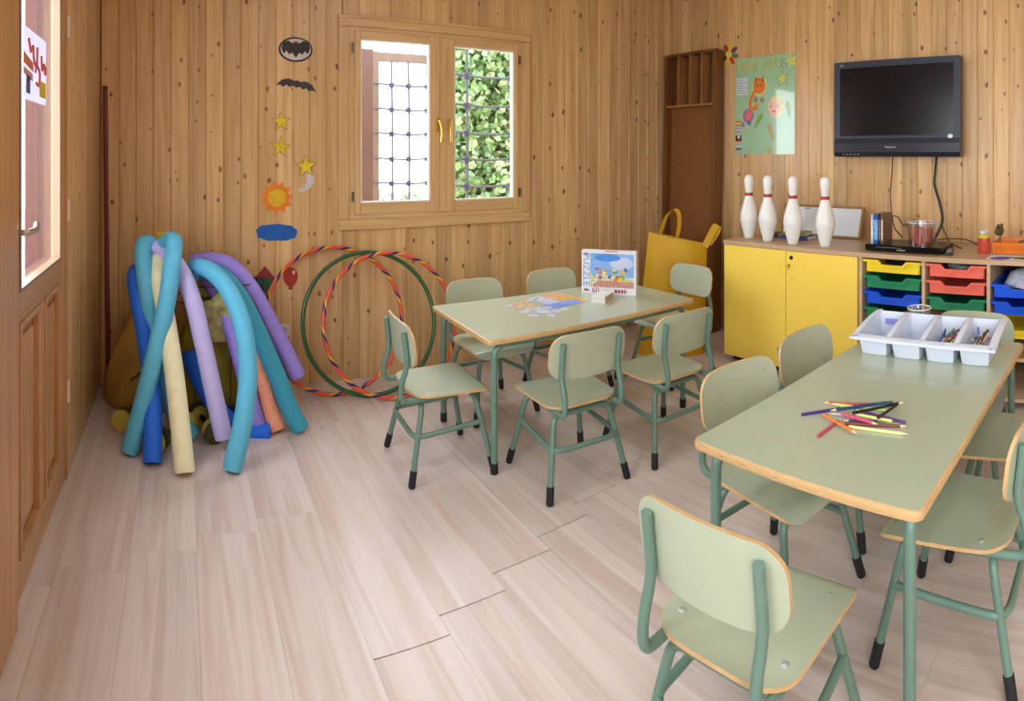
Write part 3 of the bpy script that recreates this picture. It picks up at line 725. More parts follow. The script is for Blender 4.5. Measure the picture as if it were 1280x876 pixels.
TR = {'red': M('red_tray', (238, 108, 90), 0.35), 'green': M('green_tray', (34, 136, 92), 0.35), 'blue': M('blue_tray', (24, 88, 224), 0.35), 'yellow': M('yellow_tray', (244, 214, 40), 0.35)}
def tray_meshes(w):
    h = 0.068; dp = 0.40; wb = w - 0.03
    bm = B(); n = 0.003
    def fr(u, v, t): return Vector((t, -u, v))
    front = [(-wb / 2 + 0.006, 0), (wb / 2 - 0.006, 0), (wb / 2, h), (0.085, h), (0.062, h - 0.024), (-0.062, h - 0.024), (-0.085, h), (-wb / 2, h)]
    prism(bm, front, fr, n)
    box(bm, (n, -wb / 2, 0.0), (dp, wb / 2, 0.003))
    for s in (-1, 1): box(bm, (n, s * wb / 2 - (n if s > 0 else 0), 0.003), (dp, s * wb / 2 + (0 if s > 0 else n), h))
    box(bm, (dp - n, -wb / 2 + n, 0.003), (dp, wb / 2 - n, h))
    rim = B()
    pr = [(-w / 2, h - 0.012), (-0.094, h - 0.012), (-0.068, h - 0.036), (0.068, h - 0.036), (0.094, h - 0.012), (w / 2, h - 0.012),
          (w / 2, h), (0.084, h), (0.060, h - 0.024), (-0.060, h - 0.024), (-0.084, h), (-w / 2, h)]
    prism(rim, pr, lambda u, v, t: Vector((-0.016 + t, -u, v)), 0.0155)
    for s in (-1, 1): box(rim, (0.0, s * (w / 2) - (0.014 if s > 0 else 0), h - 0.004), (dp, s * w / 2 + (0 if s > 0 else 0.014), h))
    return bm, rim
tray_cache = {}
def tray(col, c, z, dx, label):
    a, b = SY[c] - 0.018, SY[c + 1]; y = (a + b) / 2; w = a - b - 0.008
    t = empty('storage_tray', (CXF + 0.022 + dx, y, z - 0.068)); tag(t, label, 'tray', 'pull-out storage trays')
    bm, rim = tray_meshes(w); obj('bin', bm, TR[col], t); obj('rim', rim, TR[col], t)
    for yy in ((b + 0.0005, b + 0.016), (a - 0.016, a - 0.0005)): runner(yy, z - 0.0042)
    return t
rows = [0.744 - 0.0885 * k for k in range(6)]
TRAYS = [('yellow', 0, 0, 0, 'yellow storage tray under the worktop beside the yellow cabinet'), ('green', 0, 1, 0, 'green storage tray between a yellow tray and a blue tray'),
         ('blue', 0, 2, 0, 'blue storage tray between two green trays'), ('green', 0, 3, 0, 'green storage tray below the blue one, half hidden by the white bin'),
         ('red', 1, 0, 0, 'red storage tray directly under the worktop'), ('red', 1, 1, 0, 'red storage tray sitting above a green tray'),
         ('green', 1, 2, 0, 'green storage tray below two red trays'),
         ('blue', 2, 1, -0.01, 'blue storage tray overflowing with plastic bags'), ('blue', 2, 2, -0.01, 'blue storage tray below the one with plastic bags'),
         ('yellow', 2, 3, -0.12, 'yellow storage tray pulled far out of the shelf')]
for col, c, r_, dx, lab in TRAYS: tray(col, c, rows[r_], dx, lab)
# crumpled bags in the top blue tray
def crumple(name, c, rx, ry, rz, mat, seed, amp=0.25, n=3):
    bm = B(); bmesh.ops.create_icosphere(bm, subdivisions=n, radius=1.0); rnd = random.Random(seed)
    dirs = [(Vector((rnd.gauss(0, 1), rnd.gauss(0, 1), rnd.gauss(0, 1))).normalized(), rnd.uniform(3, 9), rnd.uniform(0, 6)) for _ in range(8)]
    for v in bm.verts:
        d = v.co.normalized(); k = 1 + amp * sum(math.sin(f * d.dot(a) + p) for a, f, p in dirs) / 4
        v.co = Vector((d.x * rx * k, d.y * ry * k, max(d.z * rz * k, -rz * 0.8)))
    o = obj(name, bm, mat, None, smooth=True, loc=c); return o
o = crumple('plastic_bag', (3.2, 0.54, rows[1] - 0.005), 0.12, 0.12, 0.065, M('grey_film', (168, 172, 186), 0.25, var=0.25, scale=20), 4); tag(o, 'crumpled grey plastic bag in the top blue tray', 'bag')
o = crumple('folded_cloth', (3.3, 1.27, rows[0] - 0.045), 0.1, 0.1, 0.022, M('navy_cloth', (44, 44, 78), 0.8), 9); tag(o, 'dark blue cloth lying inside the yellow tray', 'cloth')
o = crumple('plastic_bag', (3.26, 0.9, rows[0] - 0.035), 0.11, 0.1, 0.028, M('silver_film', (150, 152, 160), 0.25, var=0.3, scale=20), 12); tag(o, 'silvery plastic bag inside the upper red tray', 'bag')

# ------------------------------------------------------------------ things on the worktop
def make_pin():
    t = empty('bowling_pin')
    prof = [(0, 0), (0.026, 0), (0.030, 0.004), (0.036, 0.03), (0.048, 0.075), (0.0585, 0.12), (0.060, 0.14), (0.056, 0.175), (0.045, 0.215), (0.034, 0.25), (0.0265, 0.28), (0.0245, 0.297),
            (0.0250, 0.312), (0.0295, 0.345), (0.0325, 0.372), (0.0315, 0.392), (0.025, 0.408), (0.013, 0.416), (0, 0.418)]
    obj('body', lathe(B(), prof, 28), PIN_W, t, smooth=True)
    obj('band', lathe(B(), [(0.0272, 0.280), (0.0258, 0.298), (0.0258, 0.300)], 28), PIN_R, t, smooth=True)
    obj('base_ring', lathe(B(), [(0.0265, 0.0005), (0.0312, 0.004), (0.0325, 0.010)], 28), M('pin_base', (220, 214, 200), 0.4), t, smooth=True)
    return t
pin0 = make_pin()
for i, (px_, py_, lab) in enumerate(((934, 298, 'white bowling pin with a red band, at the outer end of the yellow cabinet'), (957.5, 302, 'white bowling pin with a red band, second from the cabinet end'),
                               (989, 306, 'white bowling pin in front of the books and the frame edge'), (1029.5, 309, 'white bowling pin in front of the whiteboard, nearest the black player'))):
    o = pin0 if i == 0 else dup(pin0); q = atZ(px_, py_, CTOP); o.location = (q.x + 0.02, q.y, CTOP); tag(o, lab, 'bowling pin', 'bowling pins on the yellow cabinet')
# framed whiteboard leaning on the wall
wb = empty('whiteboard', (3.50, 1.97, CTOP)); wb.rotation_euler = (0, 0.32, 0); tag(wb, 'small wood framed whiteboard leaning on the wall behind the pins', 'whiteboard')
WF = M('oak_frame', (160, 118, 66), 0.5, var=0.12); w_, h_ = 0.61, 0.215
obj('panel', box(B(), (-0.002, -w_ / 2 + 0.012, 0.012), (0.006, w_ / 2 - 0.012, h_ - 0.012)), M('whiteboard_face', (226, 232, 240), 0.12, var=0.01), wb)
for lo, hi in (((-0.008, -w_ / 2, 0.003), (0.008, w_ / 2, 0.016)), ((-0.008, -w_ / 2, h_ - 0.015), (0.008, w_ / 2, h_)), ((-0.008, -w_ / 2, 0.0165), (0.008, -w_ / 2 + 0.016, h_ - 0.0155)), ((-0.008, w_ / 2 - 0.016, 0.0165), (0.008, w_ / 2, h_ - 0.0155))):
    obj('frame_side', box(B(), lo, hi, 0, 0.002), WF, wb)
obj('red_mark', box(B(), (-0.0035, 0.10, h_ - 0.028), (-0.0021, 0.135, h_ - 0.021)), PIN_R, wb)
for i, (c, s, col, lab) in enumerate((((3.36, 2.04, CTOP + 0.0125), (0.13, 0.2, 0.025), (52, 56, 140), 'blue paperback lying flat under another book by the pins'),
                                      ((3.37, 2.06, CTOP + 0.0355), (0.12, 0.17, 0.020), (150, 140, 40), 'olive yellow paperback lying on the blue one'),
                                      ((3.36, 2.25, CTOP + 0.012), (0.10, 0.12, 0.024), (30, 30, 40), 'small black book lying behind the second pin'))):
    b_ = empty('book', (c[0], c[1], c[2] - s[2] / 2), 0.1 * i); tag(b_, lab, 'book', 'books lying behind the pins')
    m_ = M('cover', col, 0.4)
    bm = B(); box(bm, (-s[0] / 2, -s[1] / 2, 0), (s[0] / 2, s[1] / 2, 0.002)); box(bm, (-s[0] / 2, -s[1] / 2, s[2] - 0.002), (s[0] / 2, s[1] / 2, s[2])); box(bm, (-s[0] / 2, -s[1] / 2, 0.002), (-s[0] / 2 + 0.002, s[1] / 2, s[2] - 0.002))
    obj('cover', bm, m_, b_); obj('pages', box(B(), (-s[0] / 2 + 0.0025, -s[1] / 2 + 0.003, 0.0022), (s[0] / 2 - 0.003, s[1] / 2 - 0.003, s[2] - 0.0022)), M('paper_block', (226, 218, 200), 0.8), b_)
# disc player
q0 = atZ(1086, 312, CTOP); q1 = atZ(1175, 320, CTOP)
px0 = min(q0.x, q1.x) + 0.01
dv = empty('disc_player', (px0, (q0.y + q1.y) / 2, CTOP)); tag(dv, 'slim black disc player on the worktop under the television', 'disc player'); W2 = abs(q0.y - q1.y) / 2
obj('case', box(B(), (0.012, -W2, 0.006), (0.24, W2, 0.040), 0, 0.003), BLACK_P, dv)
obj('front_panel', box(B(), (0.0, -W2, 0.006), (0.0118, W2, 0.040), 0, 0.004), M('gloss_black', (12, 12, 14), 0.12), dv)
obj('disc_slot', box(B(), (-0.0008, 0.0, 0.026), (0.0, W2 * 0.7, 0.030)), M('slot_grey', (90, 90, 94), 0.4), dv)
obj('badge', box(B(), (-0.001, -0.02, 0.014), (0.0, 0.03, 0.019)), STEEL, dv)
for s in (-1, 1): obj('foot', box(B(), (0.02, s * (W2 - 0.04) - 0.012, 0), (0.22, s * (W2 - 0.04) + 0.012, 0.0058)), RUBBER, dv)
PX = px0
# disc cases standing on the player
def case(y, w, h, col, lab, dx=0.0):
    o = empty('disc_case', (PX + 0.03 + dx, y, CTOP + 0.0402)); tag(o, lab, 'disc case', 'disc cases standing on the player')
    obj('shell', box(B(), (0, -w / 2, 0), (0.135, w / 2, h), 0, 0.002), M('case_' + lab.split()[0], col, 0.3), o)
    obj('spine_print', box(B(), (-0.0006, -w / 2 + 0.002, 0.02), (-0.0001, w / 2 - 0.002, h * 0.8)), M('spine', tuple(min(255, v + 90) for v in col), 0.4, var=0.5, scale=60), o)
yb_ = dv.location.y + W2 - 0.03
case(yb_, 0.014, 0.165, (190, 190, 210), 'lilac disc case at the end of the row'); case(yb_ - 0.023, 0.028, 0.17, (36, 84, 170), 'blue disc case between lilac and black cases', 0.0)
case(yb_ - 0.045, 0.014, 0.172, (18, 18, 22), 'black disc case beside the brown one'); case(yb_ - 0.062, 0.017, 0.172, (112, 82, 66), 'brown disc case nearest the clear tub')
# clear tub with red packets
q = atZ(1141, 309, CTOP + 0.04); tb_ = empty('plastic_tub', (PX + 0.12, q.y - 0.005, CTOP + 0.0402)); tag(tb_, 'clear plastic tub with red packets standing on the player', 'tub')
obj('wall', lathe(B(), [(0.0, 0.001), (0.078, 0.001), (0.084, 0.122), (0.087, 0.124), (0.082, 0.124), (0.076, 0.004), (0, 0.004)], 32), CLEAR, tb_, smooth=True)
bm = B(); tube(bm, [(0.0845 * math.cos(k * PI / 16), 0.0845 * math.sin(k * PI / 16), 0.124) for k in range(32)], 0.002, 6, closed=True); obj('rim', bm, WHITE_P, tb_, smooth=True)
for k in range(4):
    o = obj('packet', boxc((0, 0, 0), (0.018, 0.085, 0.088), 0, 0.004), M('red_packet', (214, 62, 48), 0.4, var=0.2, scale=40)); a = (-0.12, 0.1, -0.08, 0.14)[k]
    o.location = tb_.location + Vector((-0.036 + 0.024 * k, 0.004 * (-1) ** k, 0.0485)); o.rotation_euler = (0.0, 0.0, a * 0.5); tag(o, 'red packet standing inside the clear tub', 'packet', 'red packets in the clear tub')
# remote control, can, orange basket, drawing
q = atZ(1185, 318, CTOP); rm = empty('remote_control', (q.x + 0.03, q.y - 0.0, CTOP), 0.25); tag(rm, 'black remote control lying at the end of the player', 'remote')
obj('shell', box(B(), (-0.07, -0.022, 0.0), (0.09, 0.022, 0.018), 0, 0.005), M('remote_shell', (34, 32, 40), 0.35), rm)
for i in range(5):
    for j in range(3): obj('button', box(B(), (-0.05 + i * 0.024, -0.012 + j * 0.010, 0.0181), (-0.038 + i * 0.024, -0.006 + j * 0.010, 0.0195)), STEEL, rm)
q = atZ(1228.5, 317, CTOP); can = empty('drink_can', (q.x + 0.03, q.y, CTOP)); tag(can, 'red can with a yellow rim holding scraps, beside the orange basket', 'can')
obj('wall', lathe(B(), [(0, 0), (0.034, 0), (0.036, 0.004), (0.036, 0.085)], 24), M('can_red', (196, 74, 56), 0.35, var=0.25, scale=40), can, smooth=True)
obj('yellow_rim', lathe(B(), [(0.0365, 0.0851), (0.0365, 0.106), (0.033, 0.108), (0.033, 0.09), (0, 0.089)], 24), M('can_yellow', (206, 184, 50), 0.35), can, smooth=True)
o = crumple('paper_scrap', (can.location.x, can.location.y, CTOP + 0.112), 0.024, 0.024, 0.016, M('scrap_white', (220, 214, 220), 0.7, var=0.3, scale=60), 21); tag(o, 'crumpled white paper scrap in the mouth of the can', 'paper')
o = crumple('dried_flower', (can.location.x + 0.1, can.location.y - 0.07, CTOP + 0.115), 0.03, 0.025, 0.035, M('dry_brown', (96, 80, 44), 0.8, var=0.5, scale=50), 23, 0.5); tag(o, 'small dark dried flower head behind the orange basket', 'flower')
bm = B(); tube(bm, [(can.location.x + 0.1, can.location.y - 0.07, CTOP), (can.location.x + 0.1, can.location.y - 0.07, CTOP + 0.1)], 0.004, 6); s_ = obj('stem', bm, M('stem_brown', (90, 84, 44), 0.7)); s_.parent = o; s_.matrix_parent_inverse = Matrix.Translation(-Vector(o.location))
q = atZ(1240, 316.5, CTOP); bk = empty('mesh_basket', (q.x + 0.01, q.y - 0.16, CTOP)); tag(bk, 'low orange plastic basket with a mesh side on the worktop', 'basket')
OR = M('orange_plastic', (236, 128, 44), 0.35)
def basket_side(fn, L, H, nx, nz):
    bm = B()
    for i in range(nx + 1): 
        u = -L / 2 + L * i / nx; t = 0.0022 if 0 < i < nx else 0.006
        prism(bm, [(u - t, 0), (u + t, 0), (u + t, H), (u - t, H)], fn, 0.003)
    for j in range(nz + 1):
        v = H * j / nz; t = 0.0022 if 0 < j < nz else 0.006
        prism(bm, [(-L / 2, max(0, v - t)), (L / 2, max(0, v - t)), (L / 2, v + t), (-L / 2, v + t)], lambda a, b, w: fn(a, b, w * 0.9 + 0.0002), 0.003)
    return bm
obj('front_mesh', basket_side(lambda u, v, w: Vector((w - v * 0.25 + 0.012, -u, v)), 0.31, 0.052, 34, 6), OR, bk)
obj('back_mesh', basket_side(lambda u, v, w: Vector((0.22 - w + v * 0.25, -u, v)), 0.31, 0.052, 34, 6), OR, bk)
for s in (-1, 1): obj('end_mesh', basket_side(lambda u, v, w: Vector((0.116 + u, s * (0.155 + v * 0.2 - w), v)), 0.2, 0.052, 22, 6), OR, bk)
obj('base', box(B(), (0.012, -0.155, 0.0), (0.22, 0.155, 0.003)), OR, bk)
o = crumple('grey_cap', (bk.location.x + 0.12, bk.location.y - 0.05, CTOP + 0.036), 0.08, 0.09, 0.03, M('taupe_cloth', (136, 120, 100), 0.8), 31, 0.15); tag(o, 'taupe cloth bundle inside the orange basket', 'cloth')
q = [atZ(1209, 326, CTOP), atZ(1216, 318.5, CTOP)]
dr = empty('childs_drawing', (3.10, 0.70 - 0.12, CTOP)); tag(dr, 'childs crayon drawing on white paper lying on the worktop edge', 'drawing')
obj('sheet', box(B(), (-0.045, -0.2, 0.0003), (0.085, 0.155, 0.0012)), M('drawing_paper', (232, 228, 232), 0.7), dr)
for nm, poly, col in (('purple_patch', ell(-0.01, -0.085, 0.04, 0.055, 14), (112, 92, 176)), ('blue_patch', ell(0.03, -0.06, 0.02, 0.06, 12), (96, 120, 190)), ('green_patch', ell(0.02, 0.015, 0.035, 0.03, 12), (110, 140, 50)),
                      ('leaf_patch', ell(0.0, 0.05, 0.02, 0.035, 12), (74, 120, 50)), ('yellow_patch', ell(-0.012, 0.0, 0.02, 0.025, 12), (220, 200, 70))):
    bm = prism(B(), poly, lambda u, v, w: Vector((u, -v, 0.00125 + w)), 0.0004); obj(nm, bm, M('crayon_' + nm, col, 0.7, var=0.3, scale=60), dr)
# ------------------------------------------------------------------ television
TVX = 3.50
a = atX(1042.8, 78.8, TVX); b = atX(1200, 199.3, TVX)
tvw, tvz1, tvz0 = a.y - b.y, a.z, atX(1042.8, 196, TVX).z
tv = empty('television', (TVX, (a.y + b.y) / 2, tvz0)); tag(tv, 'black flat television mounted on the pine wall', 'television'); TVH = tvz1 - tvz0
BZ = M('tv_bezel', (48, 52, 68), 0.35); GB = M('tv_speaker_bar', (32, 34, 46), 0.3)
w = tvw / 2; sb = 0.115
obj('casing', box(B(), (0.022, -w, 0.0), (0.075, w, TVH), 0, 0.006), BLACK_P, tv)
bm = B(); bt = 0.042
box(bm, (0.0, -w, sb), (0.0215, -w + bt, TVH), 0, 0.003); box(bm, (0.0, w - bt, sb), (0.0215, w, TVH), 0, 0.003)
box(bm, (0.0, -w + bt, TVH - bt), (0.0215, w - bt, TVH), 0, 0.003); box(bm, (0.0, -w + bt, sb), (0.0215, w - bt, sb + 0.022), 0, 0.003)
obj('bezel', bm, BZ, tv)
obj('screen', box(B(), (0.008, -w + bt, sb + 0.022), (0.0218, w - bt, TVH - bt)), M('tv_screen', (7, 8, 14), 0.22, spec=0.5), tv)
bm = B(); prism(bm, [(0.0215, 0.0), (0.010, 0.002), (-0.003, 0.03), (-0.003, sb - 0.03), (0.002, sb - 0.001), (0.0215, sb - 0.001)], lambda u, v, t: Vector((u, -w + t, v)), 2 * w); obj('speaker_bar', bm, GB, tv)
obj('wall_bracket', box(B(), (0.0755, -0.2, 0.15), (XR - TVX - 0.002, 0.2, 0.45)), STEEL, tv)
RT = Matrix(((0, 0, -1, 0), (-1, 0, 0, 0), (0, 1, 0, 0), (0, 0, 0, 1)))       # text facing -X, reading toward -Y
def rt(x, y, z): return Matrix.Translation((x, y, z)) @ RT
LET = M('silver_letters', (214, 216, 222), 0.35)
text('lettering', 'Panasonic', 0.018, LET, tv, rt(-0.0038, 0.028, 0.062))
text('lettering', 'VIERA', 0.011, LET, tv, rt(-0.0008, w - 0.055, TVH - 0.024))
bm = prism(B(), ell(0, 0, 0.017, 0.013, 14), lambda u, v, t: Vector((-0.001 - t, -w + 0.062 - u, sb + 0.012 + v)), 0.0006); obj('white_sticker', bm, M('sticker_white', (230, 230, 234), 0.5), tv)
for k in range(5): obj('button', box(B(), (-0.0035, w - 0.075 - k * 0.026, 0.014), (0.003, w - 0.066 - k * 0.026, 0.018)), LET, tv)
# cables
def cable(label, pts, r):
    bm = B(); tube(bm, smooth_path(pts, 8), r, 8); o = obj('cable', bm, CABLE, None, smooth=True); tag(o, label, 'cable', 'cables under the television'); return o
zt = tvz0
XW = XR - 0.016
cable('thin black cable hanging straight from the television to the disc cases', [atX(1116, 190, 3.585), atX(1115, 215, XW), atX(1113, 240, XW), atX(1114, 262, 3.58), atX(1118, 284, 3.50), atX(1124, 292, 3.44), atX(1128, 297, 3.38)], 0.0035)
cable('thick black cable curving down from the television to the plug', [atX(1171, 190, 3.585), atX(1169, 215, XW), atX(1168, 230, XW), atX(1175, 255, XW), atX(1178, 275, XW), atX(1172, 292, 3.585), atX(1164, 304, 3.56), Vector((3.52, atX(1160, 300, 3.52).y, CTOP + 0.010))], 0.008)
cable('thin cable looping over the clear tub', [atX(1114, 270, XW), atX(1122, 271, XW), atX(1130, 282, 3.58), atX(1136, 277, 3.56), atX(1146, 275, 3.56), atX(1155, 283, 3.57), atX(1160, 293, 3.58), atX(1165, 304, 3.56)], 0.003)
cable('thin cable trailing along the wall to the red can', [atX(1160, 303, 3.57), atX(1180, 298.5, 3.58), atX(1205, 299, 3.58), atX(1219, 304, 3.57), Vector((3.50, atX(1223, 310, 3.5).y, CTOP + 0.006))], 0.003)
cable('thin cable slanting from the thick cable down to the remote', [atX(1177, 280, XW), atX(1184, 297, 3.58), atX(1191, 305, 3.5), Vector((3.34, atX(1200, 316, 3.3).y, CTOP + 0.006))], 0.003)

# ------------------------------------------------------------------ poster and flower on the right wall
a = atX(919, 69, XR); b = atX(994, 193, XR); c_ = atX(914, 192, XR)
pw, ph = 0.53, 0.715; pyc = (a.y + b.y) / 2; pzc = 1.69
po = empty('club_poster', (0, 0, 0)); tag(po, 'pale green laminated club poster with drawings and flags on the wall', 'poster')
PG = M('poster_green', (158, 200, 162), 0.16, var=0.04, coat=0.6)
R0 = 3.6195
obj('sheet', prism(B(), [(-pw / 2, -ph / 2), (pw / 2, -ph / 2), (pw / 2, ph / 2), (-pw / 2, ph / 2)], onright(pyc, pzc, R0), 0.0016), PG, po)
def pp(name, poly, col, lay=1, var=0.12):
    obj(name, prism(B(), poly, onright(pyc, pzc, R0 - 0.0016 - 0.0005 * (lay - 1)), 0.0005), M('print_' + name, col, 0.2, var=var, scale=30, coat=0.5), po)
# poster coordinates: u right, v up, taken as fractions of the sheet
U = lambda f: (f - 0.5) * pw
V = lambda f: (0.5 - f) * ph
pp('title_strip', [(U(0.02), V(0.03)), (U(0.86), V(0.03)), (U(0.86), V(0.155)), (U(0.02), V(0.155))], (172, 202, 146))
for i, ch in enumerate('MINI CLUB'):
    if ch == ' ': continue
    cc = [(190, 180, 110), (176, 196, 120), (200, 190, 120), (150, 190, 150), (0, 0, 0), (150, 196, 140), (186, 190, 120), (140, 186, 150), (134, 170, 176)][i]
    text('lettering', ch, 0.098, M('letter_%d' % i, tuple(int(v * 0.92) for v in cc), 0.3), po, Matrix.Translation((R0 - 0.0026, pyc - U(0.085 + 0.093 * i), pzc + V(0.093))) @ RT)
pp('note', [(U(0.03), V(0.20)), (U(0.22), V(0.20)), (U(0.22), V(0.38)), (U(0.03), V(0.38))], (206, 212, 224))
for k in range(6): pp('note_line', [(U(0.045), V(0.222 + 0.026 * k)), (U(0.20 if k % 2 else 0.15), V(0.222 + 0.026 * k)), (U(0.20 if k % 2 else 0.15), V(0.228 + 0.026 * k)), (U(0.045), V(0.228 + 0.026 * k))], (130, 138, 160), 2)
# orange cat drawing
CAT = (226, 120, 34)
pp('cat_glow', ell(U(0.43), V(0.30), 0.064, 0.070), (232, 214, 120))
pp('cat_tail', [(U(0.32), V(0.34)), (U(0.36), V(0.35)), (U(0.30), V(0.44)), (U(0.29), V(0.50)), (U(0.33), V(0.515)), (U(0.37), V(0.47)), (U(0.41), V(0.48)), (U(0.37), V(0.545)), (U(0.29), V(0.55)), (U(0.235), V(0.51)), (U(0.245), V(0.43))], CAT, 2)
pp('cat_head', ell(U(0.42), V(0.295), 0.053, 0.062), CAT, 2)
for s in (-1, 1): pp('cat_ear', [(U(0.42) + s * 0.042, V(0.26)), (U(0.42) + s * 0.018, V(0.235)), (U(0.42) + s * 0.036, V(0.195))], (120, 96, 50), 3)
for f, g in ((0.36, 0.435), (0.47, 0.445)): pp('cat_paw', ell(U(f), V(g), 0.018, 0.022, 14), (150, 130, 90), 3)
for f in (0.39, 0.45): pp('cat_eye', ell(U(f), V(0.295), 0.008, 0.005, 10), (80, 50, 20), 3)
# face, leaves, hearts
pp('face_hair', ell(U(0.70), V(0.52), 0.068, 0.080), (226, 220, 130)); pp('face', ell(U(0.665), V(0.53), 0.054, 0.066), (236, 188, 160), 2)
pp('mouth', ell(U(0.665), V(0.565), 0.018, 0.008, 12), (210, 80, 80), 3)
for f in (0.62, 0.71): pp('eye', ell(U(f), V(0.515), 0.006, 0.006, 10), (120, 80, 80), 3)
for k, (f, g, an) in enumerate(((0.40, 0.66, -0.6), (0.90, 0.56, 0.2), (0.62, 0.78, 0.3), (0.60, 0.96, 0.5))):
    c0 = [(0.015, 0.0), (0.02, 0.04), (0.0, 0.075), (-0.02, 0.04), (-0.015, 0.0), (-0.008, -0.05), (0.004, -0.06)]
    if k == 3: c0 = [(u * 1.6, v * 0.5) for u, v in c0]
    pp('leaf', [(U(f) + u * math.cos(an) - v * math.sin(an), V(g) + u * math.sin(an) + v * math.cos(an)) for u, v in c0], [(128, 168, 76), (132, 166, 70), (176, 148, 80), (176, 164, 90)][k], 2)
pp('heart_outline', ell(U(0.23), V(0.60), 0.050, 0.052), (150, 110, 180)); pp('heart_middle', ell(U(0.235), V(0.595), 0.034, 0.036), (232, 110, 110), 2)
pp('drop', ell(U(0.14), V(0.69), 0.015, 0.02, 12), (130, 110, 180)); pp('drop', ell(U(0.25), V(0.68), 0.017, 0.018, 12), (120, 120, 190)); pp('drop', ell(U(0.22), V(0.72), 0.010, 0.014, 10), (230, 190, 70))
fx0, fx1 = U(0.01), U(0.115)
def flag(vc, stripes, vertical=False):
    n = len(stripes); H_ = 0.026
    for i, s in enumerate(stripes):
        if vertical: q = [(fx0 + (fx1 - fx0) * i / n, V(vc) - H_), (fx0 + (fx1 - fx0) * (i + 1) / n, V(vc) - H_), (fx0 + (fx1 - fx0) * (i + 1) / n, V(vc) + H_ * 0.3), (fx0 + (fx1 - fx0) * i / n, V(vc) + H_ * 0.3)]
        else: q = [(fx0, V(vc) + 0.016 - 0.032 * (i + 1) / n), (fx1, V(vc) + 0.016 - 0.032 * (i + 1) / n), (fx1, V(vc) + 0.016 - 0.032 * i / n), (fx0, V(vc) + 0.016 - 0.032 * i / n)]
        pp('flag_stripe', q, s, 2, 0.03)
flag(0.675, [(196, 60, 60), (228, 200, 90), (228, 200, 90), (196, 60, 60)])
flag(0.745, [(140, 140, 190), (210, 150, 160), (230, 225, 230), (210, 130, 140), (140, 140, 190)])
flag(0.81, [(60, 60, 110), (226, 220, 220), (170, 60, 60)], True)
flag(0.858, [(60, 40, 40), (190, 60, 50), (220, 180, 80)])
flag(0.935, [(220, 220, 226), (80, 96, 170), (170, 90, 110)])
def wallstar(name, fn, R, r, a0, lab, cat='paper star', col=(214, 210, 110)):
    o = obj(name, prism(B(), starpoly(0, 0, R, r, 5, a0), fn, 0.003), [M('star_yellow', col, 0.6, var=0.1, scale=30)]); return tag(o, lab, cat)
pp('star_outline', starpoly(U(0.805), V(0.245), 0.062, 0.026, 5, PI / 2 + 0.15), (120, 130, 60), 2); pp('star', starpoly(U(0.805), V(0.245), 0.053, 0.022, 5, PI / 2 + 0.15), (206, 208, 112), 3)
s_ = atX(990, 76, XR); wallstar('paper_star', onright(s_.y, s_.z, R0 - 0.0035), 0.058, 0.024, PI / 2 + 0.2, 'pale yellow paper star stuck on the poster corner')
fl = atX(911.5, 68, XR); fo = empty('paper_flower', (0, 0, 0)); tag(fo, 'multicoloured paper flower stuck on the wall above the poster', 'paper flower')
for k, col in enumerate(((226, 196, 40), (110, 50, 120), (90, 130, 70), (200, 60, 40), (226, 196, 40), (110, 50, 110), (90, 130, 80), (180, 54, 40))):
    an = PI / 2 - 0.25 - k * PI / 4; rr = 0.058
    obj('petal', prism(B(), [(rr * math.cos(an) + 0.032 * math.cos(q * PI / 7) * math.cos(an) - 0.018 * math.sin(q * PI / 7) * math.sin(an), rr * math.sin(an) + 0.032 * math.cos(q * PI / 7) * math.sin(an) + 0.018 * math.sin(q * PI / 7) * math.cos(an)) for q in range(14)], onright(fl.y, fl.z, R0 - 0.0003 * (k % 2)), 0.003), M('petal_%d' % k, col, 0.6), fo)
obj('centre', prism(B(), ell(0, 0, 0.028, 0.028, 16), onright(fl.y, fl.z, R0 - 0.0034), 0.003), M('petal_centre', (232, 206, 80), 0.6), fo)

# ------------------------------------------------------------------ tall brown shelf in the corner
ts = empty('display_case', (3.50, 3.12, 0)); ts.rotation_euler = (0, 0.022, 0.0); tag(ts, 'tall dark brown display case leaning in the corner behind the bag', 'display case')
BR = wood('brown_stain', (128, 80, 40), (96, 56, 26), sc=(26, 26, 1.5), rough=0.4, tint=0.05); BRL = wood('brown_edge', (176, 122, 70), (146, 96, 50), sc=(26, 26, 1.5), rough=0.4, tint=0.03)
WEAVE = M('woven_panel', (138, 86, 42), 0.7, var=0.2, scale=90, bump=0.5, bscale=160, stretch=(1, 1, 0.35))
hw, HT = 0.265, 2.13
obj('back', box(B(), (0.045, -hw, 0.0), (0.055, hw, HT)), BR, ts)
for s in (-1, 1): obj('side', box(B(), (-0.05, s * hw - (0.028 if s > 0 else 0), 0.0), (0.0445, s * hw + (0 if s > 0 else 0.028), HT), 0, 0.002), BR, ts)
obj('top', box(B(), (-0.05, -hw + 0.0285, HT - 0.02), (0.0445, hw - 0.0285, HT)), BR, ts); obj('bottom', box(B(), (-0.05, -hw + 0.0285, 0.0), (0.0445, hw - 0.0285, 0.03)), BR, ts)
obj('shelf', box(B(), (-0.05, -hw + 0.0285, 1.705), (0.0445, hw - 0.0285, 1.722)), BRL, ts)
for k in range(3): obj('divider', box(B(), (-0.045, -0.125 + 0.122 * k - 0.005, 1.7225), (0.0445, -0.125 + 0.122 * k + 0.005, HT - 0.0205)), BRL, ts)
obj('woven_panel', box(B(), (0.012, -hw + 0.0285, 0.0305), (0.0445, hw - 0.0285, 1.7045)), WEAVE, ts)
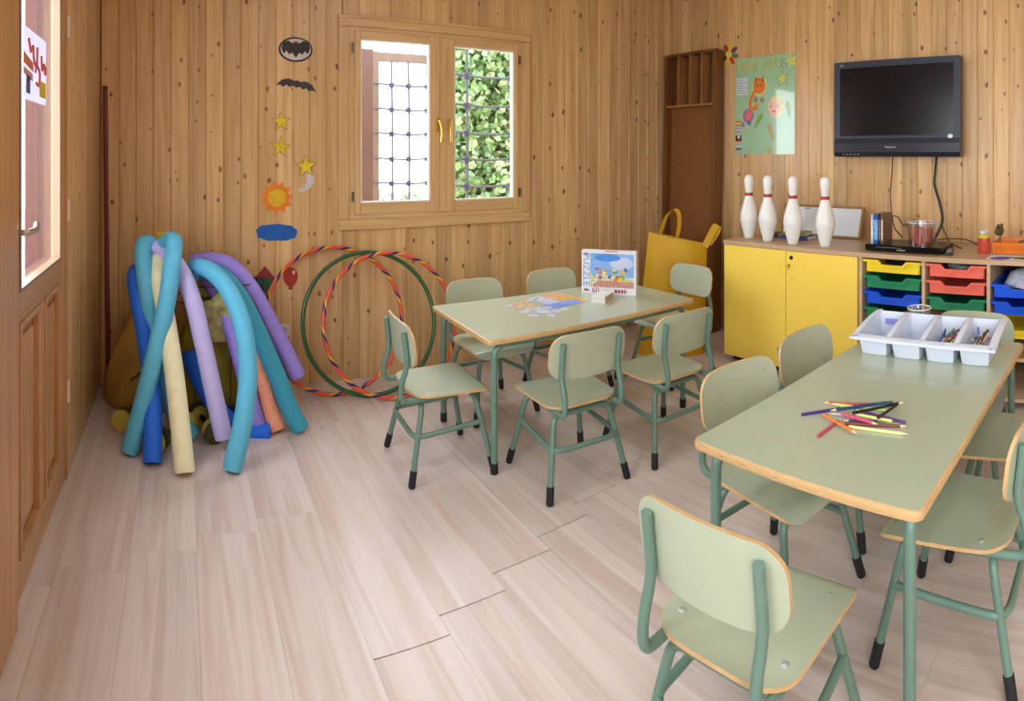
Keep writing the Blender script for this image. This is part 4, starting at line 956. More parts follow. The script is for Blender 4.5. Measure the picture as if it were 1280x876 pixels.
# yellow tote bag
bg = empty('tote_bag', (2.98, 2.72, 0)); ang = math.atan2(-(2.656 - 2.94), 3.19 - 2.928); bg.rotation_euler = (0, 0, -ang)
tag(bg, 'large mustard yellow tote bag slumped against the corner case', 'bag')
YB_ = M('mustard_fabric', (208, 160, 14), 0.6, var=0.08, scale=5, bump=0.15, bscale=8)
zl, zr, hwid = 0.80, 0.715, 0.20
def bagpt(sgn):
    def f(u, v):
        zt_ = zl + (zr - zl) * u; z = zt_ * v; x = (u - 0.5) * 2 * (hwid + 0.03 * (1 - v)) - 0.085 * (1 - v); 
        bul = 0.10 * (1 - v * 0.75) * math.sin(PI * min(1, max(0, u))) ** 0.6
        fold = 0.012 * math.sin(9 * u + 5 * v) * (1 - abs(2 * u - 1))
        return Vector((x - 0.03 * v, 0.10 * v + sgn * (bul + 0.004) + fold - (0.03 if sgn < 0 else 0) * math.sin(PI * u) * v ** 3, z))
    return f
bm = B(); sheet(bm, bagpt(-1), 16, 14); sheet(bm, bagpt(1), 16, 14); bmesh.ops.remove_doubles(bm, verts=bm.verts, dist=0.012)
obj('sack', bm, YB_, bg, smooth=True)
def strap(pts, w, parent, mat):
    bm = B(); P = smooth_path(pts, 7); wv = Vector(w)
    lo = [bm.verts.new(p - wv) for p in P]; hi = [bm.verts.new(p + wv) for p in P]; lo2 = [bm.verts.new(p - wv + Vector((0, 0.004, 0))) for p in P]; hi2 = [bm.verts.new(p + wv + Vector((0, 0.004, 0))) for p in P]
    for i in range(len(P) - 1):
        bm.faces.new((lo[i], lo[i + 1], hi[i + 1], hi[i])); bm.faces.new((lo2[i], hi2[i], hi2[i + 1], lo2[i + 1])); bm.faces.new((lo[i], lo2[i], lo2[i + 1], lo[i + 1])); bm.faces.new((hi[i], hi[i + 1], hi2[i + 1], hi2[i]))
    return obj('strap', bm, mat, parent, smooth=True)
strap([(-0.155, 0.10, 0.775), (-0.11, 0.10, 0.90), (-0.06, 0.09, 0.955), (-0.025, 0.08, 0.93), (-0.02, 0.075, 0.85), (-0.035, 0.07, 0.765)], (0.014, 0.008, 0.004), bg, YB_)
strap([(0.155, 0.07, 0.70), (0.185, 0.08, 0.76), (0.225, 0.10, 0.83), (0.25, 0.11, 0.84), (0.235, 0.12, 0.79), (0.18, 0.12, 0.71)], (0.02, 0.0, -0.012), bg, YB_)
bm = B(); lathe(bm, [(0, 0.004), (0.008, 0.002), (0.008, 0)], 12); bm.transform(Matrix.Translation((0.055, 0.05, 0.715)) @ Matrix.Rotation(PI / 2, 4, 'X')); obj('press_stud', bm, STEEL, bg, smooth=True)

# ------------------------------------------------------------------ cut-outs on the back wall
S0 = 3.4195
def bpt(x, y): p = at(x, y, S0); return p.x, p.z
def cut(name, poly, cx, cz, mat, parent=None, lay=0, t=0.003):
    return obj(name, prism(B(), poly, onback(cx, cz, S0 - lay * 0.0031), t), mat, parent)
PB, PWH = M('card_black', (34, 28, 34), 0.5), M('card_white', (206, 198, 196), 0.6); PY = M('card_yellow', (226, 196, 36), 0.6, var=0.12, scale=40)
cx, cz = bpt(369.5, 62); bd = empty('bat_badge'); tag(bd, 'black and white oval badge with a bat shape, topmost on the wall', 'wall cutout')
cut('oval', ell(0, 0, 0.100, 0.072, 36), cx, cz, PB, bd); cut('ring', ell(0, 0, 0.089, 0.062, 36), cx, cz, PWH, bd, 1)
half = [(u * 1.08, v * 1.25) for u, v in [(0, 0.030), (0.006, 0.040), (0.012, 0.028), (0.024, 0.030), (0.040, 0.040), (0.070, 0.030), (0.078, 0.004), (0.066, -0.020), (0.050, -0.006), (0.036, -0.024), (0.020, -0.014), (0.0, -0.038)]]
bat = half + [(-u, v) for u, v in half[-2:0:-1]]
cut('bat_shape', bat, cx, cz, PB, bd, 2)
cx, cz = bpt(371, 105); wing = [(0, 0.016), (0.008, 0.024), (0.014, 0.014), (0.05, 0.024), (0.09, 0.010), (0.120, -0.026), (0.095, -0.020), (0.078, -0.030), (0.058, -0.014), (0.040, -0.026), (0.022, -0.012), (0.0, -0.022)]
wing = wing + [(-u, v) for u, v in wing[-2:0:-1]]; an = -0.16
tag(cut('bat_cutout', [(u * math.cos(an) - v * math.sin(an), u * math.sin(an) + v * math.cos(an)) for u, v in wing], cx, cz, M('card_grey', (58, 52, 56), 0.6)), 'dark grey paper bat with spread wings below the oval badge', 'wall cutout')
for (x, y, R_, a0, lab, l) in ((351.5, 152, 0.056, PI / 2 + 0.05, 'yellow paper star just below the paper bat', 0), (350.5, 184, 0.060, PI / 2 - 0.1, 'yellow paper star between the upper star and the sun', 0), (382, 208, 0.064, PI / 2 + 0.05, 'yellow paper star overlapping the white moon', 1)):
    cx, cz = bpt(x, y); st = empty('paper_star'); tag(st, lab, 'wall cutout', 'paper stars by the window')
    cut('outline', starpoly(0, 0, R_ + 0.004, (R_ + 0.004) * 0.42, 5, a0), cx, cz, M('star_edge', (120, 92, 26), 0.6), st, l * 2, 0.002); cut('face', starpoly(0, 0, R_ - 0.002, R_ * 0.40, 5, a0), cx, cz, PY, st, l * 2 + 1 - 0.35)
cx, cz = bpt(381, 222)
moon = [(0.092 * math.cos(t) - 0.037, 0.076 * math.sin(t) - 0.010) for t in [-PI / 2 + 0.05 + k * (PI + 0.05) / 16 for k in range(17)]] + [(0.058 * math.cos(t) - 0.046, 0.066 * math.sin(t) + 0.0) for t in [PI / 2 + 0.12 - k * (PI - 0.02) / 14 for k in range(15)]]
tag(cut('paper_moon', moon, cx, cz, PWH), 'white paper crescent moon under the third star', 'wall cutout')
cx, cz = bpt(346, 247); sn = empty('paper_sun'); tag(sn, 'orange paper sun with a yellow centre on the wall', 'wall cutout')
cut('rays', starpoly(0, 0, 0.100, 0.070, 11, PI / 2 + 0.2), cx, cz, M('card_orange', (232, 128, 30), 0.6, var=0.12, scale=30), sn); cut('disc', ell(0, 0, 0.052, 0.052, 28), cx, cz, M('sun_yellow', (224, 178, 30), 0.6, var=0.15, scale=40), sn, 1)
cx, cz = bpt(346, 290.5); cl = []
for k in range(48):
    t = 2 * PI * k / 48; q = 1 + 0.035 * math.sin(9 * t) + 0.02 * math.sin(17 * t + 1); cl.append((0.118 * q * math.copysign(abs(math.cos(t)) ** 0.75, math.cos(t)), 0.047 * q * math.copysign(abs(math.sin(t)) ** 0.8, math.sin(t)) - 0.004 * math.cos(t)))
tag(cut('paper_cloud', cl, cx, cz, M('card_blue', (10, 92, 178), 0.6, var=0.15, scale=30)), 'blue paper cloud below the sun', 'wall cutout')
cx, cz = bpt(363, 345); bl = empty('paper_balloon'); tag(bl, 'shiny red paper balloon stuck low on the wall by the hoops', 'wall cutout')
cut('bulb', [(0.043 * math.cos(t), 0.052 * math.sin(t) - (0.012 * (1 - abs(math.cos(t))) if math.sin(t) < 0 else 0)) for t in [2 * PI * k / 28 for k in range(28)]], cx, cz, M('balloon_red', (176, 46, 44), 0.3), bl)
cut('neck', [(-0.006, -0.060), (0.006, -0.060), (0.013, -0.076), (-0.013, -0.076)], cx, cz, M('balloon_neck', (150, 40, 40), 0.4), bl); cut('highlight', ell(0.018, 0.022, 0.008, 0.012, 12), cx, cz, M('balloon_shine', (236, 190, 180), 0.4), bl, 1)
cx, cz = bpt(331, 350); kt = empty('paper_kite'); tag(kt, 'paper kite with red top and green and blue lower quarters', 'wall cutout')
cut('red_quarter', [(-0.058, 0.012), (0.058, 0.012), (0.0, 0.082)], cx, cz, M('kite_red', (150, 48, 62), 0.6), kt); cut('blue_quarter', [(-0.058, 0.010), (-0.001, 0.010), (-0.001, -0.085), (-0.035, -0.04)], cx, cz, M('kite_blue', (40, 84, 100), 0.6), kt)
cut('green_quarter', [(0.001, 0.010), (0.058, 0.010), (0.035, -0.04), (0.001, -0.085)], cx, cz, M('kite_green', (50, 104, 64), 0.6), kt)
cx, cz = bpt(355.5, 412); so = empty('wall_socket'); tag(so, 'small white socket plate low on the pine wall', 'socket'); obj('plate', prism(B(), rrect(0.06, 0.07, 0.006), onback(cx, cz, YB), 0.008), WHITE_P, so); obj('insert', prism(B(), ell(0, 0, 0.018, 0.018, 16), onback(cx, cz, YB - 0.0081), 0.002), M('socket_grey', (200, 200, 196), 0.4), so)
# notice on the door glass
nt_ = empty('door_notice'); tag(nt_, 'white printed notice stuck on the door glass', 'notice')
GX = -0.5038
def dg(u, v, w): return Vector((GX + w, 1.855 + u, 1.508 + v))
nw, nh = 0.325, 0.235
def paper(name, col):
    m, nt, N, L, p = _mat(name); N.remove(p); d = N.new('ShaderNodeBsdfDiffuse'); t = N.new('ShaderNodeBsdfTranslucent'); x_ = N.new('ShaderNodeMixShader'); x_.inputs[0].default_value = 0.35
    nz = N.new('ShaderNodeTexNoise'); nz.inputs['Scale'].default_value = 40; r = N.new('ShaderNodeValToRGB'); c = lin(col)
    r.color_ramp.elements[0].color = tuple(v * 0.95 for v in c) + (1,); r.color_ramp.elements[1].color = c + (1,); L.new(nz.outputs['Fac'], r.inputs[0])
    L.new(r.outputs[0], d.inputs[0]); L.new(r.outputs[0], t.inputs[0]); L.new(d.outputs[0], x_.inputs[1]); L.new(t.outputs[0], x_.inputs[2]); L.new(x_.outputs[0], N['Material Output'].inputs[0]); return m
def pn(name, poly, col, lay): obj(name, prism(B(), poly, lambda u, v, w: dg(u, v, w + 0.0012 * lay), 0.001), paper('notice_' + name, col), nt_)
pn('sheet', [(0, 0), (nw, 0), (nw, nh), (0, nh)], (226, 224, 238), 0)
pn('orange_band', [(0, 0.150), (0.13, 0.128), (0.13, 0.098), (0, 0.115)], (240, 160, 110), 1); pn('pink_band', [(0, 0.10), (0.12, 0.09), (0.12, 0.065), (0, 0.08)], (238, 180, 170), 1)
pn('yellow_patch', [(0.22, 0.022), (0.315, 0.022), (0.315, 0.078), (0.22, 0.082)], (240, 220, 90), 1); pn('dark_block', [(0.035, 0.02), (0.085, 0.018), (0.09, 0.075), (0.04, 0.08)], (130, 130, 150), 1)
for k, pts in enumerate(([(0.06, 0.20), (0.09, 0.16), (0.12, 0.185), (0.13, 0.14), (0.17, 0.125), (0.18, 0.19)], [(0.24, 0.17), (0.25, 0.12), (0.28, 0.145), (0.30, 0.11), (0.315, 0.14)], [(0.15, 0.10), (0.18, 0.125), (0.215, 0.10), (0.20, 0.06), (0.165, 0.065)])):
    bm = B(); tube(bm, [dg(u, v, 0.003) for u, v in smooth_path([(p[0], p[1], 0) for p in pts], 5) and [(q.x, q.y) for q in smooth_path([(p[0], p[1], 0) for p in pts], 5)]], 0.005, 6); obj('scribble', bm, M('scribble_%d' % k, (214, 96, 84), 0.6), nt_)
# maroon pole in the corner
pl = empty('curtain_pole', (-0.425, 3.375, 0)); tag(pl, 'maroon wooden pole standing in the left corner', 'pole'); bm = B(); tube(bm, [(0.008, -0.012, 0), (-0.012, 0.012, 1.70)], 0.0135, 12); obj('shaft', bm, M('pole_maroon', (122, 44, 48), 0.4), pl, smooth=True)
bm = B(); lathe(bm, [(0.0145, 0), (0.015, 0.012), (0.008, 0.018), (0, 0.019)], 12, center=(-0.012, 0.012, 1.70)); obj('end_cap', bm, M('pole_cap', (96, 36, 40), 0.4), pl, smooth=True)
# ------------------------------------------------------------------ hoops leaning on the back wall
def stripe_mat():
    m, nt, N, L, p = _mat('striped_tape')
    tc = N.new('ShaderNodeTexCoord'); sp = N.new('ShaderNodeSeparateXYZ'); L.new(tc.outputs['UV'], sp.inputs[0])
    mu = N.new('ShaderNodeMath'); mu.operation = 'MULTIPLY_ADD'; mu.inputs[1].default_value = 17.0; L.new(sp.outputs['X'], mu.inputs[0]); L.new(sp.outputs['Y'], mu.inputs[2])
    fr = N.new('ShaderNodeMath'); fr.operation = 'FRACT'; L.new(mu.outputs[0], fr.inputs[0])
    r = N.new('ShaderNodeValToRGB'); r.color_ramp.interpolation = 'CONSTANT'; e = r.color_ramp.elements
    cols = [(0.0, (222, 92, 56)), (0.30, (236, 170, 40)), (0.50, (44, 36, 110)), (0.72, (226, 84, 76))]
    e[0].position = 0; e[0].color = lin(cols[0][1]) + (1,); e[1].position = 0.30; e[1].color = lin(cols[1][1]) + (1,)
    for pos, c in cols[2:]: q = e.new(pos); q.color = lin(c) + (1,)
    L.new(fr.outputs[0], r.inputs[0]); L.new(r.outputs[0], p.inputs['Base Color']); p.inputs['Roughness'].default_value = 0.35; return m
STRIPE = stripe_mat(); HG = M('green_hoop', (42, 96, 52), 0.35)
def hoop(name, label, x, yb, R, lean, mat, spin=0.0, r=0.012, z0=0.0, rz=0.0):
    n, k = 72, 8; bm = B(); uv = bm.loops.layers.uv.new('UVMap')
    V_ = [[bm.verts.new(((R + r * math.cos(2 * PI * j / k)) * math.cos(2 * PI * i / n + spin), r * math.sin(2 * PI * j / k), (R + r * math.cos(2 * PI * j / k)) * math.sin(2 * PI * i / n + spin))) for j in range(k)] for i in range(n)]
    for i in range(n):
        for j in range(k):
            f = bm.faces.new((V_[i][j], V_[(i + 1) % n][j], V_[(i + 1) % n][(j + 1) % k], V_[i][(j + 1) % k]))
            for lp, (a, b) in zip(f.loops, ((i, j), (i + 1, j), (i + 1, j + 1), (i, j + 1))): lp[uv].uv = (a / n, b / k)
    o = obj(name, bm, mat, None, smooth=True); o.rotation_euler = (-lean, 0, rz)
    o.location = (x, yb + (R) * math.sin(lean), z0 + (R + r) * math.cos(lean) + 0.002); tag(o, label, 'hoop', 'hoops leaning on the back wall'); return o
hoop('striped_hoop', 'striped hoop partly hidden by the foam noodles', at(418, 390, 3.3).x, 3.19, 0.40, 0.24, STRIPE, 0.3)
hoop('green_hoop', 'plain dark green hoop leaning between two striped hoops', at(461, 390, 3.25).x, 3.12, 0.388, 0.26, HG)
hoop('striped_hoop', 'striped hoop nearest the green chair, crossing the green hoop', at(486, 390, 3.2).x, 3.05, 0.39, 0.28, STRIPE, 1.1)

# ------------------------------------------------------------------ bags, basket and foam noodles in the left corner
SK = M('tarp_ochre', (186, 146, 66), 0.6, var=0.25, scale=5, bump=0.2, bscale=6)
def sack(name, label, base, hw, hd, H, topx, topy, mat, seed, cat='bag', taper=0.35):
    rnd = random.Random(seed); ph = [rnd.uniform(0, 6) for _ in range(6)]; o = empty(name, base); tag(o, label, cat)
    n, m = 30, 16; bm = B(); rings = []
    for j in range(m + 1):
        v = j / m; z = H * v; k = (1 - taper * v ** 1.3) * (1.0 + 0.16 * math.sin(PI * min(1, v * 1.3)))
        if v > 0.86: k *= 1 - 2.2 * (v - 0.86)
        if v < 0.06: k *= 0.9 + v * 1.6
        ring = []
        for i in range(n):
            t = 2 * PI * i / n; w_ = 1 + 0.05 * math.sin(3 * t + ph[0] + 4 * v) + 0.035 * math.sin(5 * t + ph[1] - 6 * v) + 0.02 * math.sin(9 * t + ph[2] + 3 * v)
            ring.append(bm.verts.new((topx * v * v + hw * k * w_ * math.cos(t), topy * v * v + hd * k * w_ * math.sin(t), z + 0.02 * math.sin(2 * t + ph[3]) * v)))
        rings.append(ring)
    for A, C in zip(rings[:-1], rings[1:]):
        for i in range(n): bm.faces.new((A[i], A[(i + 1) % n], C[(i + 1) % n], C[i]))
    bm.faces.new(rings[0][::-1]); bm.faces.new(rings[-1]); obj('sack', bm, mat, o, smooth=True); return o
s_ = sack('tarp_bag', 'slumped ochre tarpaulin bag in the left corner by the pole', (-0.215, 3.20, 0.0), 0.20, 0.15, 0.66, 0.10, 0.0, SK, 2, taper=0.72)
bm = B(); tube(bm, smooth_path([(-0.05, -0.16, 0.18), (-0.0, -0.165, 0.22), (0.08, -0.15, 0.27)], 6), 0.006, 6); obj('seam_cord', bm, M('seam_dark', (96, 70, 30), 0.7), s_, smooth=True)
tp = at(205, 293, 3.14) - Vector(s_.location); bm = B(); tube(bm, smooth_path([(0.10, 0.0, 0.60), (0.12, -0.03, 0.72), tp + Vector((-0.035, 0, -0.02)), tp, tp + Vector((0.03, 0, -0.02)), (0.20, -0.03, 0.70)], 6), 0.016, 8); obj('tied_top', bm, M('yellow_cloth', (214, 176, 40), 0.6), s_, smooth=True)
OL = M('olive_mesh', (168, 148, 48), 0.7, var=0.3, scale=7, bump=0.3, bscale=70)
s_ = sack('mesh_sack', 'tall olive yellow sack behind the foam noodles', (0.17, 3.15, 0.0), 0.205, 0.135, 0.64, 0.0, 0.0, OL, 6)
bm = B(); tube(bm, [(0.13 * math.cos(k * PI / 10), 0.09 * math.sin(k * PI / 10), 0.60) for k in range(20)], 0.006, 6, closed=True); obj('drawstring', bm, M('cord_olive', (110, 96, 30), 0.7), s_, smooth=True)
o = crumple('plastic_bag', (0.20, 3.0, 0.50), 0.13, 0.045, 0.12, M('bag_film', (176, 170, 110), 0.3, var=0.5, scale=22), 41, 0.45); o.parent = None; tag(o, 'crumpled cream plastic bag stuffed behind the arched noodles', 'bag')
# wire rack over which the noodles are bent
wr = empty('wire_rack', (0.17, 3.14, 0.0)); tag(wr, 'black wire rack carrying the bent foam noodles', 'rack'); WI = M('black_wire', (30, 28, 26), 0.5)
for z_, R_ in ((0.58, 0.235), (0.67, 0.235)):
    bm = B(); tube(bm, [(R_ * math.cos(k * PI / 14), R_ * 0.68 * math.sin(k * PI / 14), z_) for k in range(28)], 0.0028, 6, closed=True); obj('ring', bm, WI, wr, smooth=True)
for k in range(8):
    t = k * PI / 4 + 0.3; bm = B(); tube(bm, [(0.235 * math.cos(t), 0.235 * 0.68 * math.sin(t), 0.0), (0.235 * math.cos(t), 0.235 * 0.68 * math.sin(t), 0.67)], 0.0024, 6); obj('wire', bm, WI, wr, smooth=True)
NC = {'teal': (98, 194, 234), 'lilac': (206, 196, 255), 'purple': (162, 142, 236), 'cream': (250, 245, 204), 'blue': (30, 112, 240), 'salmon': (246, 164, 132), 'sea': (62, 170, 206)}
NM = {k: M('foam_' + k, v, 0.65, var=0.05, scale=25, bump=0.12, bscale=220) for k, v in NC.items()}
def noodle(col, label, pts, r=0.033):
    P = [at(x, y, Y) if len(q) == 3 else None for q in pts for (x, y, Y) in [q]]
    for v in P:
        v.z = max(v.z, 0.012)
    r *= 1.27; path = smooth_path(P, 7); o = empty('foam_noodle', (P[-1].x, P[-1].y, 0)); tag(o, label, 'pool noodle', 'foam pool noodles in the corner')
    off = Vector((P[-1].x, P[-1].y, 0)); path = [p - off for p in path]
    bm = B(); tube(bm, path, lambda t: r * (0.93 if t in (0.0, 1.0) else 1.0), 16); obj('foam', bm, NM[col], o, smooth=True)
    d = (path[-1] - path[-2]).normalized(); bm = B(); tube(bm, [path[-1] - d * 0.004, path[-1] + d * 0.0006], 0.010, 12); obj('core_hole', bm, M('foam_core_' + col, tuple(int(v * 0.45) for v in NC[col]), 0.9), o)
    return o
noodle('teal', 'teal foam noodle crossing in front of the blue upright one', [(205, 330, 3.04), (206, 306, 2.99), (217, 301, 2.90), (215, 330, 2.82), (208, 380, 2.76), (192, 450, 2.71), (177, 510, 2.68), (162, 566, 2.65)])
noodle('teal', 'teal foam noodle at the outer edge, passing behind the cream one', [(200, 320, 3.06), (190, 306, 3.02), (179, 308, 2.96), (181, 345, 2.90), (190, 400, 2.87), (203, 460, 2.85), (220, 520, 2.83), (243, 572, 2.80)])
noodle('cream', 'pale cream yellow foam noodle reaching the floor', [(197, 322, 2.99), (199, 345, 2.90), (208, 400, 2.78), (217, 460, 2.68), (225, 530, 2.58), (231, 596, 2.48)], 0.0345)
noodle('lilac', 'lilac foam noodle hanging just right of the cream one', [(190, 310, 3.0), (206, 316, 2.97), (226, 338, 2.90), (241, 375, 2.84), (254, 430, 2.78), (268, 495, 2.72), (280, 548, 2.68)])
noodle('teal', 'bright teal foam noodle arching over to the floor', [(238, 345, 3.03), (244, 334, 2.98), (262, 338, 2.88), (285, 362, 2.78), (303, 405, 2.68), (310, 460, 2.62), (305, 520, 2.55), (290, 592, 2.50)])
noodle('sea', 'darker teal foam noodle sloping out beside the salmon one', [(252, 338, 3.10), (275, 343, 3.04), (298, 368, 2.97), (320, 410, 2.92), (343, 462, 2.88), (361, 508, 2.85), (376, 538, 2.83)], 0.035)
noodle('purple', 'violet foam noodle springing out highest toward the hoops', [(240, 328, 3.18), (262, 325, 3.16), (288, 332, 3.12), (312, 358, 3.07), (336, 400, 3.03), (356, 438, 3.00), (372, 471, 2.98)], 0.034)
noodle('purple', 'violet foam noodle half hidden behind the arched teal one', [(254, 346, 3.16), (266, 358, 3.10), (278, 382, 3.03), (289, 412, 2.96), (300, 450, 2.90), (312, 495, 2.87), (323, 534, 2.85)], 0.030)
noodle('salmon', 'salmon pink foam noodle between two teal noodles', [(305, 400, 3.02), (316, 430, 2.97), (327, 470, 2.92), (338, 512, 2.87), (347, 546, 2.83)], 0.031)
noodle('blue', 'dark blue foam noodle standing upright at the outer edge', [(172, 338, 3.03), (169, 350, 2.97), (177, 395, 2.88), (186, 450, 2.80), (191, 510, 2.68), (190, 582, 2.56)], 0.033)
noodle('blue', 'bright blue foam noodle slanting low behind the lilac one', [(238, 440, 3.0), (243, 460, 2.96), (258, 490, 2.90), (282, 522, 2.86), (310, 545, 2.84), (338, 557, 2.82)], 0.034)
# foam dumbbells on the floor
def dumbbell(base, rz, cols, label, tilt=0.0, R=0.05):
    o = empty('foam_dumbbell', base, rz); tag(o, label, 'dumbbell', 'foam dumbbells under the noodles')
    for s in (-1, 1):
        for k, (dx, rr) in enumerate(((0.075, 0.92), (0.118, 1.0))):
            prof = [(0, -0.018), (0.7 * R * rr, -0.018), (R * rr, -0.010), (R * rr, 0.010), (0.7 * R * rr, 0.018), (0, 0.018)]
            bm = lathe(B(), prof, 18); bm.transform(Matrix.Translation((s * dx, 0, R)) @ Matrix.Rotation(PI / 2, 4, 'Y')); obj('float', bm, cols[k], o, smooth=True)
    bm = B(); tube(bm, [(-0.06, 0, R), (0.06, 0, R)], 0.014, 12); obj('grip', bm, RUBBER, o, smooth=True)
FY, FO = M('foam_pale_yellow', (206, 192, 84), 0.7), M('foam_olive', (78, 78, 30), 0.7)
q = atZ(218, 556, 0); dumbbell((q.x - 0.01, q.y + 0.02, 0), 0.9, (FO, FY), 'olive and yellow foam dumbbell between the blue and cream noodles')
q = atZ(258, 548, 0); dumbbell((q.x, q.y + 0.06, 0), 1.9, (FY, FO), 'olive and yellow foam dumbbell right of the cream noodle')
q = atZ(176, 520, 0); dumbbell((q.x - 0.05, q.y - 0.06, 0), 1.3, (FO, FY), 'olive and yellow foam dumbbell beside the tarpaulin bag')
q = atZ(285, 530, 0); dumbbell((q.x + 0.03, q.y + 0.05, 0), 0.3, (FO, FY), 'olive and yellow foam dumbbell under the lilac noodle end', R=0.06)

# ------------------------------------------------------------------ puzzle on the far table
def A(x, y, z=TH): return atZ(x, y, z)
pb0 = A(727, 366); pb1 = A(795, 370)
v_ = pb1 - pb0; L_ = v_.length; pz = empty('puzzle_box', (pb0 + pb1) / 2, math.atan2(v_.y, v_.x)); tag(pz, 'white jigsaw box with a bright picture standing on the table', 'box')
HB = 0.236
obj('carton', box(B(), (-L_ / 2, 0, 0), (L_ / 2, 0.045, HB), 0, 0.002), M('carton_white', (228, 228, 236), 0.35, var=0.02), pz)
def bx(name, poly, col, lay=1, var=0.2, sc=30): obj(name, prism(B(), poly, lambda u, v, w: Vector((u, -0.0004 * (lay - 1) - w, v)), 0.0004), M('box_' + name, col, 0.3, var=var, scale=sc), pz)
gx0, gx1, gz0, gz1 = -L_ / 2 + L_ * 0.165, L_ / 2 - L_ * 0.04, HB * 0.165, HB * 0.935
gw, gh = gx1 - gx0, gz1 - gz0
bx('picture', [(gx0, gz0), (gx1, gz0), (gx1, gz1), (gx0, gz1)], (132, 176, 232), 1, 0.25, 6)
bx('cloud', [(gx0 + gw * (0.72 + 0.27 * math.cos(t)), gz0 + gh * (0.72 + 0.19 * math.sin(t))) for t in [2 * PI * k / 20 for k in range(20)]], (198, 208, 236), 2, 0.05)
bx('blue_sky', [(gx0 + gw * (0.40 + 0.30 * math.cos(t)), gz0 + gh * (0.88 + 0.11 * math.sin(t))) for t in [2 * PI * k / 20 for k in range(20)]], (76, 140, 226), 3, 0.1)
bx('meadow', [(gx0, gz0), (gx1, gz0), (gx1, gz0 + gh * 0.30), (gx0, gz0 + gh * 0.40)], (206, 206, 166), 2, 0.3, 60)
bx('track', [(gx0, gz0), (gx1, gz0), (gx1, gz0 + gh * 0.17), (gx0 + gw * 0.2, gz0 + gh * 0.2)], (196, 140, 124), 3, 0.3, 60)
rnd = random.Random(5)
for k in range(26):
    f, g = rnd.uniform(0.08, 0.85), rnd.uniform(0.22, 0.55); s = rnd.uniform(0.03, 0.075)
    bx('blob', [(gx0 + gw * f + gw * s * math.cos(t) * rnd.uniform(0.6, 1.1), gz0 + gh * g + gh * s * 1.1 * math.sin(t) * rnd.uniform(0.6, 1.2)) for t in [2 * PI * j / 9 for j in range(9)]],
       rnd.choice([(222, 184, 70), (224, 150, 60), (110, 160, 80), (160, 196, 90), (80, 100, 180), (214, 120, 90), (232, 226, 120), (150, 170, 210), (196, 150, 90)]), 4 + k % 5, 0.1)
bx('top_strip', [(-0.02, HB - 0.006), (0.05, HB - 0.006), (0.05, HB - 0.0005), (-0.02, HB - 0.0005)], (214, 110, 90))
BT = Matrix(((1, 0, 0, 0), (0, 0, -1, 0), (0, 1, 0, 0), (0, 0, 0, 1)))
PBL, PRD = M('print_blue', (120, 160, 206), 0.4), M('print_red', (170, 46, 92), 0.4)
text('lettering', 'PUZZLE', 0.052, PBL, pz, Matrix.Translation((-L_ / 2 + L_ * 0.085, -0.0008, HB * 0.55)) @ BT @ Matrix.Rotation(-PI / 2, 4, 'Z'))
text('lettering', '60', 0.042, PRD, pz, Matrix.Translation((-L_ / 2 + L_ * 0.26, -0.0008, HB * 0.085)) @ BT)
bx('logo', [(-L_ / 2 + L_ * 0.04, HB * 0.88), (-L_ / 2 + L_ * 0.125, HB * 0.88), (-L_ / 2 + L_ * 0.125, HB * 0.94), (-L_ / 2 + L_ * 0.04, HB * 0.94)], (130, 110, 150), 1)
for k, (u, w_) in enumerate(((0.04, 0.10), (0.37, 0.15), (0.61, 0.05), (0.67, 0.05), (0.73, 0.045), (0.785, 0.04))):
    hh = (0.03, 0.012, 0.055, 0.045, 0.05, 0.05)[k] * HB * 1.6
    bx('print_mark', [(-L_ / 2 + L_ * u, HB * 0.085 - hh / 2), (-L_ / 2 + L_ * (u + w_), HB * 0.085 - hh / 2), (-L_ / 2 + L_ * (u + w_ * 0.85), HB * 0.085 + hh / 2), (-L_ / 2 + L_ * (u + w_ * 0.1), HB * 0.085 + hh / 2)], (164, 52, 88) if k > 1 else (130, 90, 110), 1, 0.4, 200)
a_, b_ = A(740, 378), A(755.5, 380.3); sbx = empty('small_box', (a_ + b_) / 2, math.atan2(b_.y - a_.y, b_.x - a_.x) + 0.15); tag(sbx, 'small white cardboard box in front of the puzzle box', 'box'); l2 = (b_ - a_).length / 2
obj('carton', box(B(), (-l2, 0, 0), (l2, 0.13, 0.038), 0, 0.0015), M('small_carton', (226, 222, 216), 0.5), sbx); obj('side_print', box(B(), (l2 + 0.0001, 0.01, 0.004), (l2 + 0.0006, 0.12, 0.034)), M('carton_print', (196, 160, 130), 0.5, var=0.3, scale=60), sbx); obj('lid_seam', box(B(), (-l2 + 0.003, -0.0005, 0.027), (l2 - 0.003, -0.0001, 0.0278)), M('seam_grey', (170, 166, 160), 0.6), sbx)
def piece_poly(w, h, sx, sy):
    k = min(w, h) * 0.16
    return [(-w / 2, -h / 2), (-k, -h / 2), (-k, -h / 2 - k * sy), (k, -h / 2 - k * sy), (k, -h / 2), (w / 2, -h / 2), (w / 2, -k), (w / 2 + k * sx, -k), (w / 2 + k * sx, k), (w / 2, k), (w / 2, h / 2), (-w / 2, h / 2)]
